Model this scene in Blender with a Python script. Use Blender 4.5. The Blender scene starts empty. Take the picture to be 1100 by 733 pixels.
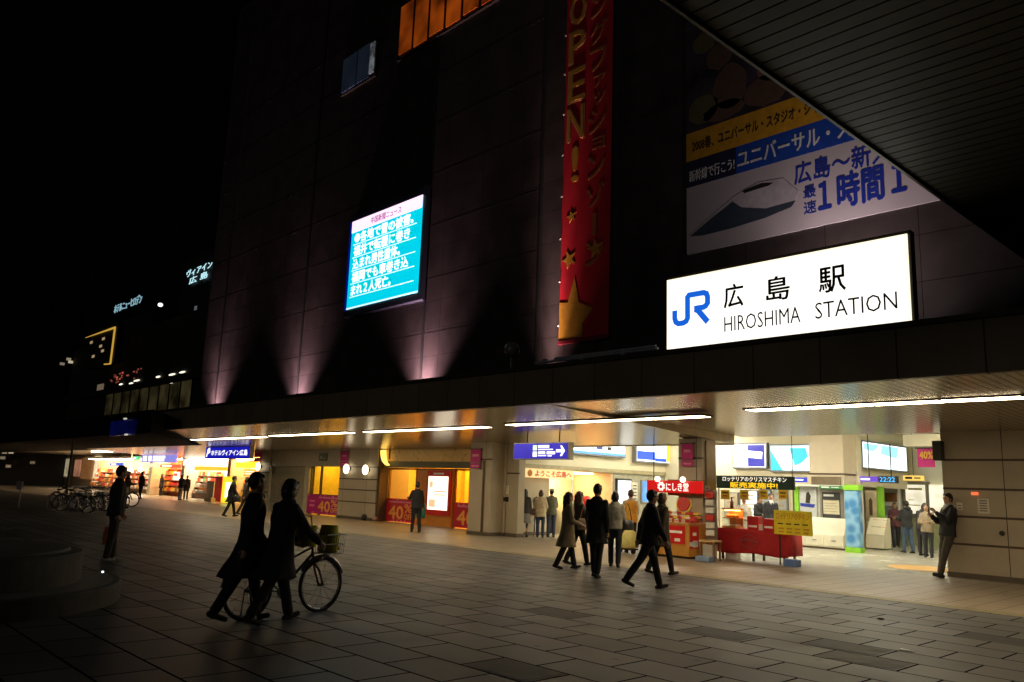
import bpy, bmesh, math, random
from mathutils import Vector, Matrix, noise
random.seed(7)
sc = bpy.context.scene
col = sc.collection
R = math.radians

# ------------------------------------------------------------------ camera
F_PX, CX, CY = 863.7064, 550.0, 366.5            # focal length in pixels of the 1100 px wide photograph
YAW, PITCH, ROLL, CAM_H = 0.8235481, 0.1791357, 0.0362597, 1.65523
def camera_axes():
    f = Vector((-math.sin(YAW), math.cos(YAW), 0)); r = Vector((math.cos(YAW), math.sin(YAW), 0)); u = Vector((0, 0, 1))
    f2 = f * math.cos(PITCH) + u * math.sin(PITCH); u2 = u * math.cos(PITCH) - f * math.sin(PITCH)
    r3 = r * math.cos(ROLL) + u2 * math.sin(ROLL); u3 = u2 * math.cos(ROLL) - r * math.sin(ROLL)
    return r3, u3, f2
AR, AU, AF = camera_axes()
CAM = Vector((0, 0, CAM_H))
cd = bpy.data.cameras.new('camera'); cam = bpy.data.objects.new('camera', cd); col.objects.link(cam)
cam.matrix_world = Matrix(((AR.x, AU.x, -AF.x, 0), (AR.y, AU.y, -AF.y, 0), (AR.z, AU.z, -AF.z, CAM_H), (0, 0, 0, 1)))
cd.sensor_width = 36; cd.lens = 36 * F_PX / 1100; cd.clip_end = 2000; cd.clip_start = 0.05
sc.camera = cam

# ------------------------------------------------------------------ night sky, added fill light, exposure
w = bpy.data.worlds.new('World'); sc.world = w; w.use_nodes = True
nt = w.node_tree; bg = nt.nodes['Background']
sky = nt.nodes.new('ShaderNodeTexSky'); sky.sky_type = 'NISHITA'; sky.sun_disc = False
sky.sun_elevation = R(-4); sky.sun_rotation = R(194)
nt.links.new(sky.outputs[0], bg.inputs[0]); bg.inputs[1].default_value = 0.012
sd = bpy.data.lights.new('fill_sun', 'SUN'); sd.energy = 0.06; sd.angle = R(12); sd.color = (1, .92, .82)  # weak fill added from behind the camera, standing in for unseen plaza lamps
so = bpy.data.objects.new('fill_sun', sd); col.objects.link(so); so.rotation_euler = (R(77), 0, R(14))
sc.view_settings.view_transform = 'Standard'; sc.view_settings.look = 'None'
sc.view_settings.exposure = 0; sc.view_settings.gamma = 1; sc.view_settings.use_curve_mapping = False
try:
    sc.cycles.use_denoising = True; sc.cycles.sample_clamp_indirect = 4; sc.cycles.max_bounces = 8
    sc.cycles.caustics_reflective = False; sc.cycles.caustics_refractive = False
except Exception:
    pass

# ------------------------------------------------------------------ from a point in the photograph to the place it shows
def ray(px, py): return AF + AR * ((px - CX) / F_PX) - AU * ((py - CY) / F_PX)
def at_y(px, py, Y): d = ray(px, py); return CAM + d * (Y / d.y)
def at_x(px, py, X): d = ray(px, py); return CAM + d * (X / d.x)
def at_z(px, py, z=0.0): d = ray(px, py); return CAM + d * ((z - CAM_H) / d.z)
def rect(xl, xr, yt, yb, Y):
    xm, ym = (xl + xr) / 2, (yt + yb) / 2
    return at_y(xl, ym, Y).x, at_y(xr, ym, Y).x, at_y(xm, yb, Y).z, at_y(xm, yt, Y).z

# ------------------------------------------------------------------ materials
MATS = {}
def mat(name, c, rough=.6, metal=0., var=.12, scale=6., bump=0., spec=.5, coat=0.):
    if name in MATS: return MATS[name]
    m = bpy.data.materials.new(name); m.use_nodes = True; n = m.node_tree; b = n.nodes['Principled BSDF']
    b.inputs['Roughness'].default_value = rough; b.inputs['Metallic'].default_value = metal
    b.inputs['Specular IOR Level'].default_value = spec; b.inputs['Coat Weight'].default_value = coat
    tc = n.nodes.new('ShaderNodeTexCoord'); nz = n.nodes.new('ShaderNodeTexNoise'); nz.inputs['Scale'].default_value = scale; nz.inputs['Detail'].default_value = 5
    n.links.new(tc.outputs['Object'], nz.inputs['Vector'])
    r = n.nodes.new('ShaderNodeValToRGB'); r.color_ramp.elements[0].position = .3; r.color_ramp.elements[1].position = .7
    r.color_ramp.elements[0].color = tuple(max(0, x * (1 - var)) for x in c[:3]) + (1,)
    r.color_ramp.elements[1].color = tuple(min(1, x * (1 + var)) for x in c[:3]) + (1,)
    n.links.new(nz.outputs['Fac'], r.inputs[0]); n.links.new(r.outputs[0], b.inputs['Base Color'])
    rr = n.nodes.new('ShaderNodeMapRange'); rr.inputs[3].default_value = max(.02, rough - .08); rr.inputs[4].default_value = min(1, rough + .08)
    n.links.new(nz.outputs['Fac'], rr.inputs[0]); n.links.new(rr.outputs[0], b.inputs['Roughness'])
    if bump:
        bp = n.nodes.new('ShaderNodeBump'); bp.inputs['Strength'].default_value = bump; bp.inputs['Distance'].default_value = .01
        n.links.new(nz.outputs['Fac'], bp.inputs['Height']); n.links.new(bp.outputs[0], b.inputs['Normal'])
    MATS[name] = m; return m
def glow(name, c, s, var=0., scale=3.):
    if name in MATS: return MATS[name]
    m = bpy.data.materials.new(name); m.use_nodes = True; n = m.node_tree; b = n.nodes['Principled BSDF']
    b.inputs['Base Color'].default_value = (.5 * c[0], .5 * c[1], .5 * c[2], 1); b.inputs['Roughness'].default_value = .35
    b.inputs['Emission Strength'].default_value = s; b.inputs['Emission Color'].default_value = tuple(c) + (1,)
    if var:
        tc = n.nodes.new('ShaderNodeTexCoord'); nz = n.nodes.new('ShaderNodeTexNoise'); nz.inputs['Scale'].default_value = scale
        n.links.new(tc.outputs['Object'], nz.inputs['Vector'])
        r = n.nodes.new('ShaderNodeMapRange'); r.inputs[1].default_value = .3; r.inputs[2].default_value = .7
        r.inputs[3].default_value = s * (1 - var); r.inputs[4].default_value = s * (1 + var)
        n.links.new(nz.outputs['Fac'], r.inputs[0]); n.links.new(r.outputs[0], b.inputs['Emission Strength'])
    MATS[name] = m; return m
def glass_mat():
    m = bpy.data.materials.new('window_glass'); m.use_nodes = True; n = m.node_tree; n.nodes.remove(n.nodes['Principled BSDF'])
    t = n.nodes.new('ShaderNodeBsdfTransparent'); g = n.nodes.new('ShaderNodeBsdfGlossy'); g.inputs['Roughness'].default_value = .03
    t.inputs[0].default_value = (.92, .95, .93, 1)
    lw = n.nodes.new('ShaderNodeLayerWeight'); lw.inputs[0].default_value = .5; pw = n.nodes.new('ShaderNodeMath'); pw.operation = 'POWER'; pw.inputs[1].default_value = 5; n.links.new(lw.outputs['Facing'], pw.inputs[0])
    fr = n.nodes.new('ShaderNodeMath'); fr.operation = 'MULTIPLY_ADD'; fr.inputs[1].default_value = .8; fr.inputs[2].default_value = .04; n.links.new(pw.outputs[0], fr.inputs[0]); mx = n.nodes.new('ShaderNodeMixShader')
    n.links.new(fr.outputs[0], mx.inputs[0]); n.links.new(t.outputs[0], mx.inputs[1]); n.links.new(g.outputs[0], mx.inputs[2])
    n.links.new(mx.outputs[0], n.nodes['Material Output'].inputs[0]); return m
def tiles(name, c1, c2, mortar, bw, rh, ms, rough, axes='XY', offset=.5, freq=2, bump=.4, bias=0., dirt=.25, spec=.5, squash=1., spots=False):
    m = bpy.data.materials.new(name); m.use_nodes = True; n = m.node_tree; b = n.nodes['Principled BSDF']; L = n.links.new
    b.inputs['Specular IOR Level'].default_value = spec
    tc = n.nodes.new('ShaderNodeTexCoord'); sp = n.nodes.new('ShaderNodeSeparateXYZ'); cb = n.nodes.new('ShaderNodeCombineXYZ')
    L(tc.outputs['Object'], sp.inputs[0])
    L(sp.outputs[axes[0]], cb.inputs[0]); L(sp.outputs[axes[1]], cb.inputs[1])
    br = n.nodes.new('ShaderNodeTexBrick'); br.offset = offset; br.offset_frequency = freq; br.squash = squash
    for k, v in (('Scale', 1.), ('Mortar Size', ms), ('Mortar Smooth', .02), ('Bias', bias), ('Brick Width', bw), ('Row Height', rh)): br.inputs[k].default_value = v
    br.inputs['Color1'].default_value = tuple(c1) + (1,); br.inputs['Color2'].default_value = tuple(c2) + (1,); br.inputs['Mortar'].default_value = tuple(mortar) + (1,)
    L(cb.outputs[0], br.inputs['Vector'])
    nz = n.nodes.new('ShaderNodeTexNoise'); nz.inputs['Scale'].default_value = .9; nz.inputs['Detail'].default_value = 8; nz.inputs['Roughness'].default_value = .65
    L(tc.outputs['Object'], nz.inputs['Vector'])
    mr = n.nodes.new('ShaderNodeMapRange'); mr.inputs[1].default_value = .3; mr.inputs[2].default_value = .7; mr.inputs[3].default_value = 1 - dirt; mr.inputs[4].default_value = 1 + dirt
    L(nz.outputs['Fac'], mr.inputs[0])
    mu = n.nodes.new('ShaderNodeMix'); mu.data_type = 'RGBA'; mu.blend_type = 'MULTIPLY'; mu.inputs[0].default_value = 1
    L(br.outputs['Color'], mu.inputs[6]); L(mr.outputs[0], mu.inputs[7]); L(mu.outputs[2], b.inputs['Base Color'])
    if spots:                                            # trodden gum and dark stains, scattered
        vo = n.nodes.new('ShaderNodeTexVoronoi'); vo.inputs['Scale'].default_value = 1.7; L(tc.outputs['Object'], vo.inputs['Vector'])
        sr = n.nodes.new('ShaderNodeValToRGB'); sr.color_ramp.elements[0].position = .055; sr.color_ramp.elements[1].position = .085
        sr.color_ramp.elements[0].color = (.35, .35, .35, 1); sr.color_ramp.elements[1].color = (1, 1, 1, 1); L(vo.outputs['Distance'], sr.inputs[0])
        m3 = n.nodes.new('ShaderNodeMix'); m3.data_type = 'RGBA'; m3.blend_type = 'MULTIPLY'; m3.inputs[0].default_value = 1
        L(mu.outputs[2], m3.inputs[6]); L(sr.outputs[0], m3.inputs[7]); L(m3.outputs[2], b.inputs['Base Color'])
    sv = n.nodes.new('ShaderNodeMath'); sv.operation = 'MULTIPLY_ADD'; sv.inputs[1].default_value = -spec; sv.inputs[2].default_value = spec; L(br.outputs['Fac'], sv.inputs[0]); L(sv.outputs[0], b.inputs['Specular IOR Level'])   # open joints do not shine
    n2 = n.nodes.new('ShaderNodeTexNoise'); n2.inputs['Scale'].default_value = 40; n2.inputs['Detail'].default_value = 4; L(tc.outputs['Object'], n2.inputs['Vector'])
    r2 = n.nodes.new('ShaderNodeMapRange'); r2.inputs[3].default_value = max(.05, rough - .15); r2.inputs[4].default_value = rough + .15
    L(nz.outputs['Fac'], r2.inputs[0]); L(r2.outputs[0], b.inputs['Roughness'])
    ad = n.nodes.new('ShaderNodeMath'); ad.operation = 'MULTIPLY_ADD'; ad.inputs[1].default_value = -1; L(br.outputs['Fac'], ad.inputs[0])
    sm = n.nodes.new('ShaderNodeMath'); sm.operation = 'MULTIPLY'; sm.inputs[1].default_value = .25; L(n2.outputs['Fac'], sm.inputs[0]); L(sm.outputs[0], ad.inputs[2])
    bp = n.nodes.new('ShaderNodeBump'); bp.inputs['Strength'].default_value = bump; bp.inputs['Distance'].default_value = .006
    L(ad.outputs[0], bp.inputs['Height']); L(bp.outputs[0], b.inputs['Normal'])
    return m

# ------------------------------------------------------------------ mesh builder
class MB:
    def __init__(s): s.v, s.f, s.m = [], [], []
    def add(s, vs, fs, mi=0):
        b = len(s.v); s.v += [tuple(x) for x in vs]; s.f += [tuple(b + i for i in f) for f in fs]; s.m += [mi] * len(fs); return s
    def box(s, x0, x1, y0, y1, z0, z1, mi=0):
        x0, x1 = min(x0, x1), max(x0, x1); y0, y1 = min(y0, y1), max(y0, y1); z0, z1 = min(z0, z1), max(z0, z1)
        vs = [(x, y, z) for z in (z0, z1) for y in (y0, y1) for x in (x0, x1)]
        return s.add(vs, [(0, 2, 3, 1), (4, 5, 7, 6), (0, 1, 5, 4), (1, 3, 7, 5), (3, 2, 6, 7), (2, 0, 4, 6)], mi)
    def prism(s, pts, a, b, axis='y', mi=0):          # pts 2-D outline; axis y -> (x,z); z -> (x,y); x -> (y,z)
        def P(p, t): return (p[0], t, p[1]) if axis == 'y' else ((p[0], p[1], t) if axis == 'z' else (t, p[0], p[1]))
        n = len(pts); vs = [P(p, a) for p in pts] + [P(p, b) for p in pts]
        fs = [tuple(range(n)), tuple(range(2 * n - 1, n - 1, -1))] + [(i, (i + 1) % n, n + (i + 1) % n, n + i) for i in range(n)]
        return s.add(vs, fs, mi)
    def tube(s, path, r, n=8, mi=0, closed=False):
        P = [Vector(p) for p in path]; rs = r if isinstance(r, (list, tuple)) else [r] * len(P); N = len(P); vs = []
        for i, p in enumerate(P):
            a = P[i - 1] if (i or closed) else P[0]; b = P[(i + 1) % N] if (i < N - 1 or closed) else P[-1]
            t = (b - a).normalized(); q = Vector((0, 0, 1)) if abs(t.z) < .9 else Vector((1, 0, 0))
            u = t.cross(q).normalized(); v = t.cross(u)
            vs += [p + (u * math.cos(2 * math.pi * k / n) + v * math.sin(2 * math.pi * k / n)) * rs[i] for k in range(n)]
        fs = [(i * n + k, i * n + (k + 1) % n, ((i + 1) % N) * n + (k + 1) % n, ((i + 1) % N) * n + k) for i in range(N if closed else N - 1) for k in range(n)]
        if not closed: fs += [tuple(range(n - 1, -1, -1)), tuple((N - 1) * n + k for k in range(n))]
        return s.add(vs, fs, mi)
    def cyl(s, c, r, z0, z1, n=24, mi=0, r1=None): return s.tube([(c[0], c[1], z0), (c[0], c[1], z1)], [r, r if r1 is None else r1], n, mi)
    def ball(s, c, rx, ry, rz, n=12, k=8, mi=0):
        vs = [(c[0], c[1], c[2] - rz)]
        for j in range(1, k):
            a = -math.pi / 2 + math.pi * j / k
            vs += [(c[0] + rx * math.cos(a) * math.cos(2 * math.pi * i / n), c[1] + ry * math.cos(a) * math.sin(2 * math.pi * i / n), c[2] + rz * math.sin(a)) for i in range(n)]
        vs.append((c[0], c[1], c[2] + rz)); fs = [(0, 1 + (i + 1) % n, 1 + i) for i in range(n)]
        for j in range(k - 2): fs += [(1 + j * n + i, 1 + j * n + (i + 1) % n, 1 + (j + 1) * n + (i + 1) % n, 1 + (j + 1) * n + i) for i in range(n)]
        b = 1 + (k - 2) * n; fs += [(b + i, b + (i + 1) % n, len(vs) - 1) for i in range(n)]
        return s.add(vs, fs, mi)
    def capsule(s, a, b, ra, rb, n=10, mi=0):
        a, b = Vector(a), Vector(b); d = (b - a); L = d.length or 1e-6; d /= L
        P, Q = [], []
        for t in (-90, -60, -30): P.append(a + d * ra * math.sin(R(t))); Q.append(max(.0008, ra * math.cos(R(t))))
        P.append(a); Q.append(ra); P.append(b); Q.append(rb)
        for t in (30, 60, 90): P.append(b + d * rb * math.sin(R(t))); Q.append(max(.0008, rb * math.cos(R(t))))
        return s.tube(P, Q, n, mi)
    def loft(s, secs, n=16, mi=0, T=None):              # (x, y, z, rx, ry)
        vs = []
        for (x, y, z, rx, ry) in secs: vs += [(x + rx * math.cos(2 * math.pi * k / n), y + ry * math.sin(2 * math.pi * k / n), z) for k in range(n)]
        if T: vs = [T(Vector(v)) for v in vs]
        N = len(secs); fs = [(i * n + k, i * n + (k + 1) % n, (i + 1) * n + (k + 1) % n, (i + 1) * n + k) for i in range(N - 1) for k in range(n)]
        fs += [tuple(range(n - 1, -1, -1)), tuple((N - 1) * n + k for k in range(n))]
        return s.add(vs, fs, mi)
    def xform(s, M, start=0):
        for i in range(start, len(s.v)): s.v[i] = tuple(M @ Vector(s.v[i]))
        return s
    def mesh(s, name):
        me = bpy.data.meshes.new(name); me.from_pydata(s.v, [], s.f); me.update()
        bm = bmesh.new(); bm.from_mesh(me); bmesh.ops.recalc_face_normals(bm, faces=bm.faces); bm.to_mesh(me); bm.free()
        return me
    def build(s, name, mats, parent=None, smooth=False, bevel=0., origin=None):
        me = s.mesh(name)
        for i, k in enumerate(s.m): me.polygons[i].material_index = k
        for m in (mats if isinstance(mats, (list, tuple)) else [mats]): me.materials.append(m)
        if smooth: me.polygons.foreach_set('use_smooth', [True] * len(me.polygons))
        o = bpy.data.objects.new(name, me); col.objects.link(o)
        if parent: o.parent = parent
        if bevel:
            bv = o.modifiers.new('edge', 'BEVEL'); bv.width = bevel; bv.segments = 2; bv.limit_method = 'ANGLE'
        return o
def tag(o, label=None, cat=None, group=None, kind=None):
    for k, v in (('label', label), ('category', cat), ('group', group), ('kind', kind)):
        if v: o[k] = v
    return o
def empty(name, label, cat, loc=(0, 0, 0), rz=0., group=None):
    o = bpy.data.objects.new(name, None); col.objects.link(o); o.location = loc; o.rotation_euler = (0, 0, rz); o.empty_display_size = .1
    return tag(o, label, cat, group)
def copy_tree(o, parent=None):
    c = o.copy(); col.objects.link(c)
    if parent: c.parent = parent
    for ch in [x for x in bpy.data.objects if x.parent == o]: copy_tree(ch, c)
    return c
def structure(mb, name, m): return tag(mb.build(name, m), kind='structure')

# a small side scene in which curves and modifiers are turned into plain meshes (kept apart so that it stays fast)
shop = bpy.data.scenes.new('mesh_workshop')
def to_mesh(o):
    shop.collection.objects.link(o)
    with bpy.context.temp_override(scene=shop, view_layer=shop.view_layers[0]):
        dg = bpy.context.evaluated_depsgraph_get(); me = bpy.data.meshes.new_from_object(o.evaluated_get(dg))
    shop.collection.objects.unlink(o); return me
# lettering: flat letters facing -Y (or turned by M), fitted into a box
def letters(s, x0, x1, z0, z1, Y, m, parent, name='lettering', bold=0., stretch=True, depth=.006, M=None, spacing=1., align='c'):
    c = bpy.data.curves.new(name, 'FONT'); c.body = s; c.resolution_u = 2; c.offset = min(0, bold); c.space_character = spacing; c.extrude = .0
    o = bpy.data.objects.new(name, c); me = to_mesh(o)
    bpy.data.objects.remove(o); bpy.data.curves.remove(c)
    if not me.vertices: return None
    xs = [v.co.x for v in me.vertices]; ys = [v.co.y for v in me.vertices]
    ax, bx, ay, by = min(xs), max(xs), min(ys), max(ys)
    sx, sy = (x1 - x0) / max(1e-6, bx - ax), (z1 - z0) / max(1e-6, by - ay)
    if not stretch: sx = sy = min(sx, sy)
    ox = x0 if align == 'l' else (x0 + x1) / 2 - (bx - ax) * sx / 2
    oz = (z0 + z1) / 2 - (by - ay) * sy / 2
    for v in me.vertices: v.co = (ox + (v.co.x - ax) * sx, Y, oz + (v.co.y - ay) * sy)
    bm = bmesh.new(); bm.from_mesh(me)
    r = bmesh.ops.extrude_face_region(bm, geom=list(bm.faces)); bmesh.ops.translate(bm, verts=[g for g in r['geom'] if isinstance(g, bmesh.types.BMVert)], vec=(0, -depth, 0))
    bmesh.ops.recalc_face_normals(bm, faces=bm.faces); bm.to_mesh(me); bm.free()
    if bold > .004:                                     # heavier strokes: the same letters laid again a hair to each side, each layer a little deeper
        k = bold * .55 * (z1 - z0); bm = bmesh.new(); base = me.copy()
        bm.from_mesh(me)
        for n_, (dx, dz) in enumerate(((k, 0), (-k, 0), (0, k), (0, -k))):
            cp_ = base.copy(); cp_.transform(Matrix.Translation((dx, .0006 * (n_ + 1), dz))); bm.from_mesh(cp_); bpy.data.meshes.remove(cp_)
        bm.to_mesh(me); bm.free(); bpy.data.meshes.remove(base)
    if M: me.transform(M)
    me.materials.clear(); me.materials.append(m)
    t = bpy.data.objects.new(name, me); col.objects.link(t); t.parent = parent
    return t
def wall_turn(X, Y0):                                   # turns something built on plane y=0 facing -Y into one on plane x=X facing +X, its x running along +Y from Y0
    return Matrix(((0, -1, 0, X), (1, 0, 0, Y0), (0, 0, 1, 0), (0, 0, 0, 1)))

# ================================================================== SETTING
asphalt = mat('night_ground', (.05, .05, .055), .8, bump=.3)
paving = tiles('plaza_paving', (.044, .043, .043), (.108, .106, .105), (.008, .008, .008), .87, .57, .013, .50, offset=.5, freq=2, bias=.0, bump=.35, dirt=.3, spots=True, spec=.26)
tile_walk = tiles('pavement_tiles', (.20, .16, .115), (.235, .19, .135), (.13, .105, .08), .4, .4, .006, .42, offset=0, bump=.3, dirt=.15)
tile_hall = tiles('hall_floor_tiles', (.42, .40, .33), (.47, .44, .36), (.28, .26, .22), .6, .6, .005, .24, offset=0, bump=.03, dirt=.06)
stone = tiles('granite_panels', (.40, .335, .24), (.44, .37, .265), (.05, .04, .03), 1.9, 60, .008, .4, axes='XZ', offset=0, bump=.4, dirt=.12)
wallm = tiles('dark_facade_panels', (.040, .031, .031), (.048, .037, .036), (.022, .017, .017), 2.13, 1.06, .008, .45, axes='XZ', offset=0, bump=.5, dirt=.3)
dark_metal = mat('dark_bronze_metal', (.045, .038, .028), .45, .3, .1, 3)
black = mat('black_paint', (.02, .02, .02), .5)
drain = mat('drain_stone', (.2, .17, .08), .6, var=.25, scale=8)
white_wall = mat('cream_plaster', (.74, .68, .50), .6, var=.03, scale=2)
grey_steel = mat('brushed_steel', (.42, .40, .36), .35, .8, .08, 9)
white_paint = mat('white_paint', (.78, .77, .72), .4, var=.03)
cream_paint = mat('cream_cabinet', (.76, .72, .56), .4, var=.04)
dk_wood = mat('dark_brown_trim', (.08, .05, .03), .5)
orange_paint = mat('orange_laminate', (.62, .22, .03), .35, var=.08)
red_cloth = mat('red_cloth', (.46, .012, .018), .75, var=.12, scale=9, bump=.2)
red_paint = mat('red_sign_red', (.62, .015, .012), .4)
magenta = mat('magenta_print', (.55, .02, .22), .6)
glassm = glass_mat()

g = MB().add([(-900, -900, -.012), (900, -900, -.012), (900, 900, -.012), (-900, 900, -.012)], [(0, 1, 2, 3)]); structure(g, 'ground', asphalt)
g = MB().add([(-95, -25, 0), (40, -25, 0), (40, 14.32, 0), (-95, 14.32, 0)], [(0, 1, 2, 3)]); structure(g, 'plaza', paving)
g = MB().add([(-95, 14.32, .001), (40, 14.32, .001), (40, 14.62, .001), (-95, 14.62, .001)], [(0, 1, 2, 3)]); structure(g, 'drain_channel_pavement', drain)
g = MB().add([(-95, 14.62, .002), (40, 14.62, .002), (40, 19.95, .002), (-95, 19.95, .002)], [(0, 1, 2, 3)]); structure(g, 'pavement', tile_walk)
g = MB().add([(-95, 19.95, .001), (40, 19.95, .001), (40, 46, .001), (-95, 46, .001)], [(0, 1, 2, 3)]); structure(g, 'floor', tile_hall)

# darker replaced slabs in the plaza
s_dark = mat('dark_slabs', (.04, .039, .038), .6, var=.2, scale=9, spec=.2, bump=.3)
dk = MB()
for px, py in ((608, 656), (525, 713), (900, 694), (885, 706), (1060, 686), (810, 685)):
    c = at_z(px, py); by = math.floor(c.y / .57) * .57; k = int(round(by / .57)); o_ = 0 if k % 2 else .435; bx = math.floor((c.x - o_) / .87) * .87 + o_
    dk.add([(bx + .03, by + .03, .0035), (bx + .84, by + .03, .0035), (bx + .84, by + .54, .0035), (bx + .03, by + .54, .0035)], [(0, 1, 2, 3)])
structure(dk, 'dark_paving_pavement', s_dark)

# ------------------------------------------------------------------ the station building
YF, YU = 12.5, 18.0                         # canopy fascia, upper wall
def zl(y): return 3.45 - (y - YF) * .056   # canopy ceiling over the shops
def zr(y): return 3.45 - (y - YF) * .024   # canopy ceiling at the main entrance
XC = -12.24
B = empty('station_building', 'dark multi-storey station building with a deep canopy over lit shops', 'building')
wl = MB(); wl.box(-45.3, 14, YU, YU + 3, 3.5, 30)
ow = wl.build('upper_wall', wallm, B)
# plumb pipes / seams with wall washer glow
for X in (-43.0, -33.9, -24.4, -17.95 - .25):
    s = MB(); s.box(X - .05, X + .05, YU - .07, YU - .002, 4.6, 27); s.build('expansion_joint', black, B)
    zs = [7.25 + 2.12 * i for i in range(8)]
for z in zs:
    s = MB(); s.box(-45.3, -18.4, YU - .005, YU - .003, z, z + .012); s.build('panel_ledge', mat('ledge_metal', (.03, .025, .025), .5), B)
# band of windows high on the wall
x0, x1, z0, z1 = -27.25, -19.6, 19.75, 22.1
f = MB(); f.box(x0 - .1, x1 + .1, YU - .12, YU - .004, z0 - .12, z1 + .1); wf = f.build('window', dark_metal, B)
orange_win = glow('orange_lit_glass', (1, .17, .012), .14, .75, .7)
n = 7; wd = (x1 - x0) / n
pn = MB()
for k in range(n): pn.box(x0 + k * wd + .1, x0 + (k + 1) * wd - .1, YU - .16, YU - .125, z0 + (.0 if k % 2 else .05), z1)
pn.build('pane', orange_win, wf)
f = MB(); f.box(-31.9, -29.0, YU - .12, YU - .004, 19.6, 21.5); wf = f.build('window', dark_metal, B)
pn = MB(); pn.box(-31.8, -30.6, YU - .16, YU - .125, 19.7, 21.4); pn.box(-30.5, -29.5, YU - .16, YU - .125, 19.7, 21.4); pn.build('pane', glow('blue_dim_glass', (.25, .4, .7), .008, .5, 1.2), wf)
pn = MB(); pn.box(-29.45, -29.1, YU - .17, YU - .125, 19.8, 21.3); pn.build('curtain', glow('pale_curtain', (.7, .75, .8), .09, .9, 3), wf)
# canopy: fascia, roof, ceilings
fs = MB(); fs.box(-44.5, 14, YF - .15, YF, 3.45, 4.22); fs.build('canopy_fascia', tiles('fascia_panels', (.20, .165, .11), (.22, .18, .12), (.07, .06, .045), 1.2, 50, .012, .4, axes='XZ', offset=0, bump=.3, dirt=.15), B)
rf = MB(); rf.box(-44.5, 14, YF + .01, YU - .01, 3.56, 3.70); rf.build('canopy_roof', dark_metal, B)
cp = MB(); cp.box(-44.5, 14, YF - .22, YF + .12, 4.225, 4.3); cp.build('canopy_coping', mat('coping_metal', (.09, .085, .07), .4, .5), B)
def ceil_mat():
    m = bpy.data.materials.new('slatted_metal_ceiling'); m.use_nodes = True; n = m.node_tree; b = n.nodes['Principled BSDF']; L = n.links.new
    tc = n.nodes.new('ShaderNodeTexCoord'); wv = n.nodes.new('ShaderNodeTexWave'); wv.wave_type = 'BANDS'; wv.bands_direction = 'X'; wv.inputs['Scale'].default_value = 2.1
    L(tc.outputs['Object'], wv.inputs['Vector'])
    r = n.nodes.new('ShaderNodeValToRGB'); r.color_ramp.elements[0].position = .10; r.color_ramp.elements[1].position = .34
    r.color_ramp.elements[0].color = (.06, .045, .03, 1); r.color_ramp.elements[1].color = (.66, .57, .42, 1)
    L(wv.outputs['Fac'], r.inputs[0]); L(r.outputs[0], b.inputs['Base Color'])
    b.inputs['Metallic'].default_value = .6; b.inputs['Roughness'].default_value = .22
    bp = n.nodes.new('ShaderNodeBump'); bp.inputs['Strength'].default_value = .05; bp.inputs['Distance'].default_value = .004; L(wv.outputs['Fac'], bp.inputs['Height']); L(bp.outputs[0], b.inputs['Normal'])
    return m
CEIL = ceil_mat()
cm = MB()
def slab(mb, x0, x1, y0, y1, zf, t=.06):
    a, b = zf(y0), zf(y1)
    mb.add([(x0, y0, a), (x1, y0, a), (x1, y1, b), (x0, y1, b), (x0, y0, a + t), (x1, y0, a + t), (x1, y1, b + t), (x0, y1, b + t)],
           [(0, 1, 2, 3), (7, 6, 5, 4), (0, 4, 5, 1), (1, 5, 6, 2), (2, 6, 7, 3), (3, 7, 4, 0)])
slab(cm, -62, XC, YF + .005, 19.75, zl); cm.build('canopy_ceiling', CEIL, B)
cm = MB(); slab(cm, -62, -42.0, 19.76, 23.4, zl); cm.build('canopy_ceiling', CEIL, B)
cm = MB(); slab(cm, XC + .03, 14, YF + .005, 20.3, zr); cm.build('canopy_ceiling', CEIL, B)
sj = MB(); sj.prism([(YF + .01, zl(YF) - .004), (19.74, zl(19.74) - .004), (19.74, zr(19.74) + .05), (YF + .01, zr(YF) + .05)], XC + .002, XC + .028, 'x'); sj.build('ceiling_step', mat('step_metal', (.66, .56, .40), .5), B)
# ground floor walls and pillars
def stone_pier(name, x0, x1, y0, y1, z1, joints, front_only=True):
    p = MB(); p.box(x0, x1, y0, y1, 0, z1); o = p.build(name, stone, B)
    j = MB()
    for z in joints: j.box(x0 - .006, x1 + .006, y0 - .006, y0 + .05, z, z + .05); 
    if joints: j.build('joint_band', dk_wood, o)
    s = MB(); s.box(x0 - .012, x1 + .012, y0 - .03, y1, .0, .12); s.build('plinth', mat('plinth_stone', (.10, .075, .05), .5), o)
    return o
stone_pier('pillar', -6.96, 2.0, 20.2, 24.0, 3.5, [.72, 1.33, 1.95, 2.6])                       # the broad pier by the main entrance
stone_pier('pillar', at_y(729, 540, 18.35).x, XC, 18.35, 18.98, 3.1, [2.55])                # pillar behind the red stall
p = MB(); p.box(XC + .002, XC + .03, 18.5, 18.95, 0, 3.05); p.build('pillar_trim', mat('bronze_trim', (.20, .13, .07), .35, .5), B)
stone_pier('pillar', -21.72, -20.62, 18.35, 21.2, 3.2, [2.52])
p = MB(); p.box(-21.0, -20.93, 18.31, 18.352, .12, 2.5); p.build('pillar_trim', dk_wood, B)
stone_pier('pillar', -20.615, -20.51, 18.95, 19.3, 3.1, [])
stone_pier('pillar', -20.50, -19.93, 19.0, 19.3, 3.1, [2.08])
x0, x1, _, _ = rect(364, 404, 490, 555, 19.8)
stone_pier('pillar', x0, x1, 19.8, 21.5, 3.1, [.72, 1.25, 1.72, 2.25])
x0, x1, _, _ = rect(277, 288, 490, 545, 19.8)
stone_pier('pillar', x0, x1, 19.8, 23.2, 3.1, [.9, 1.9])
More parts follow.
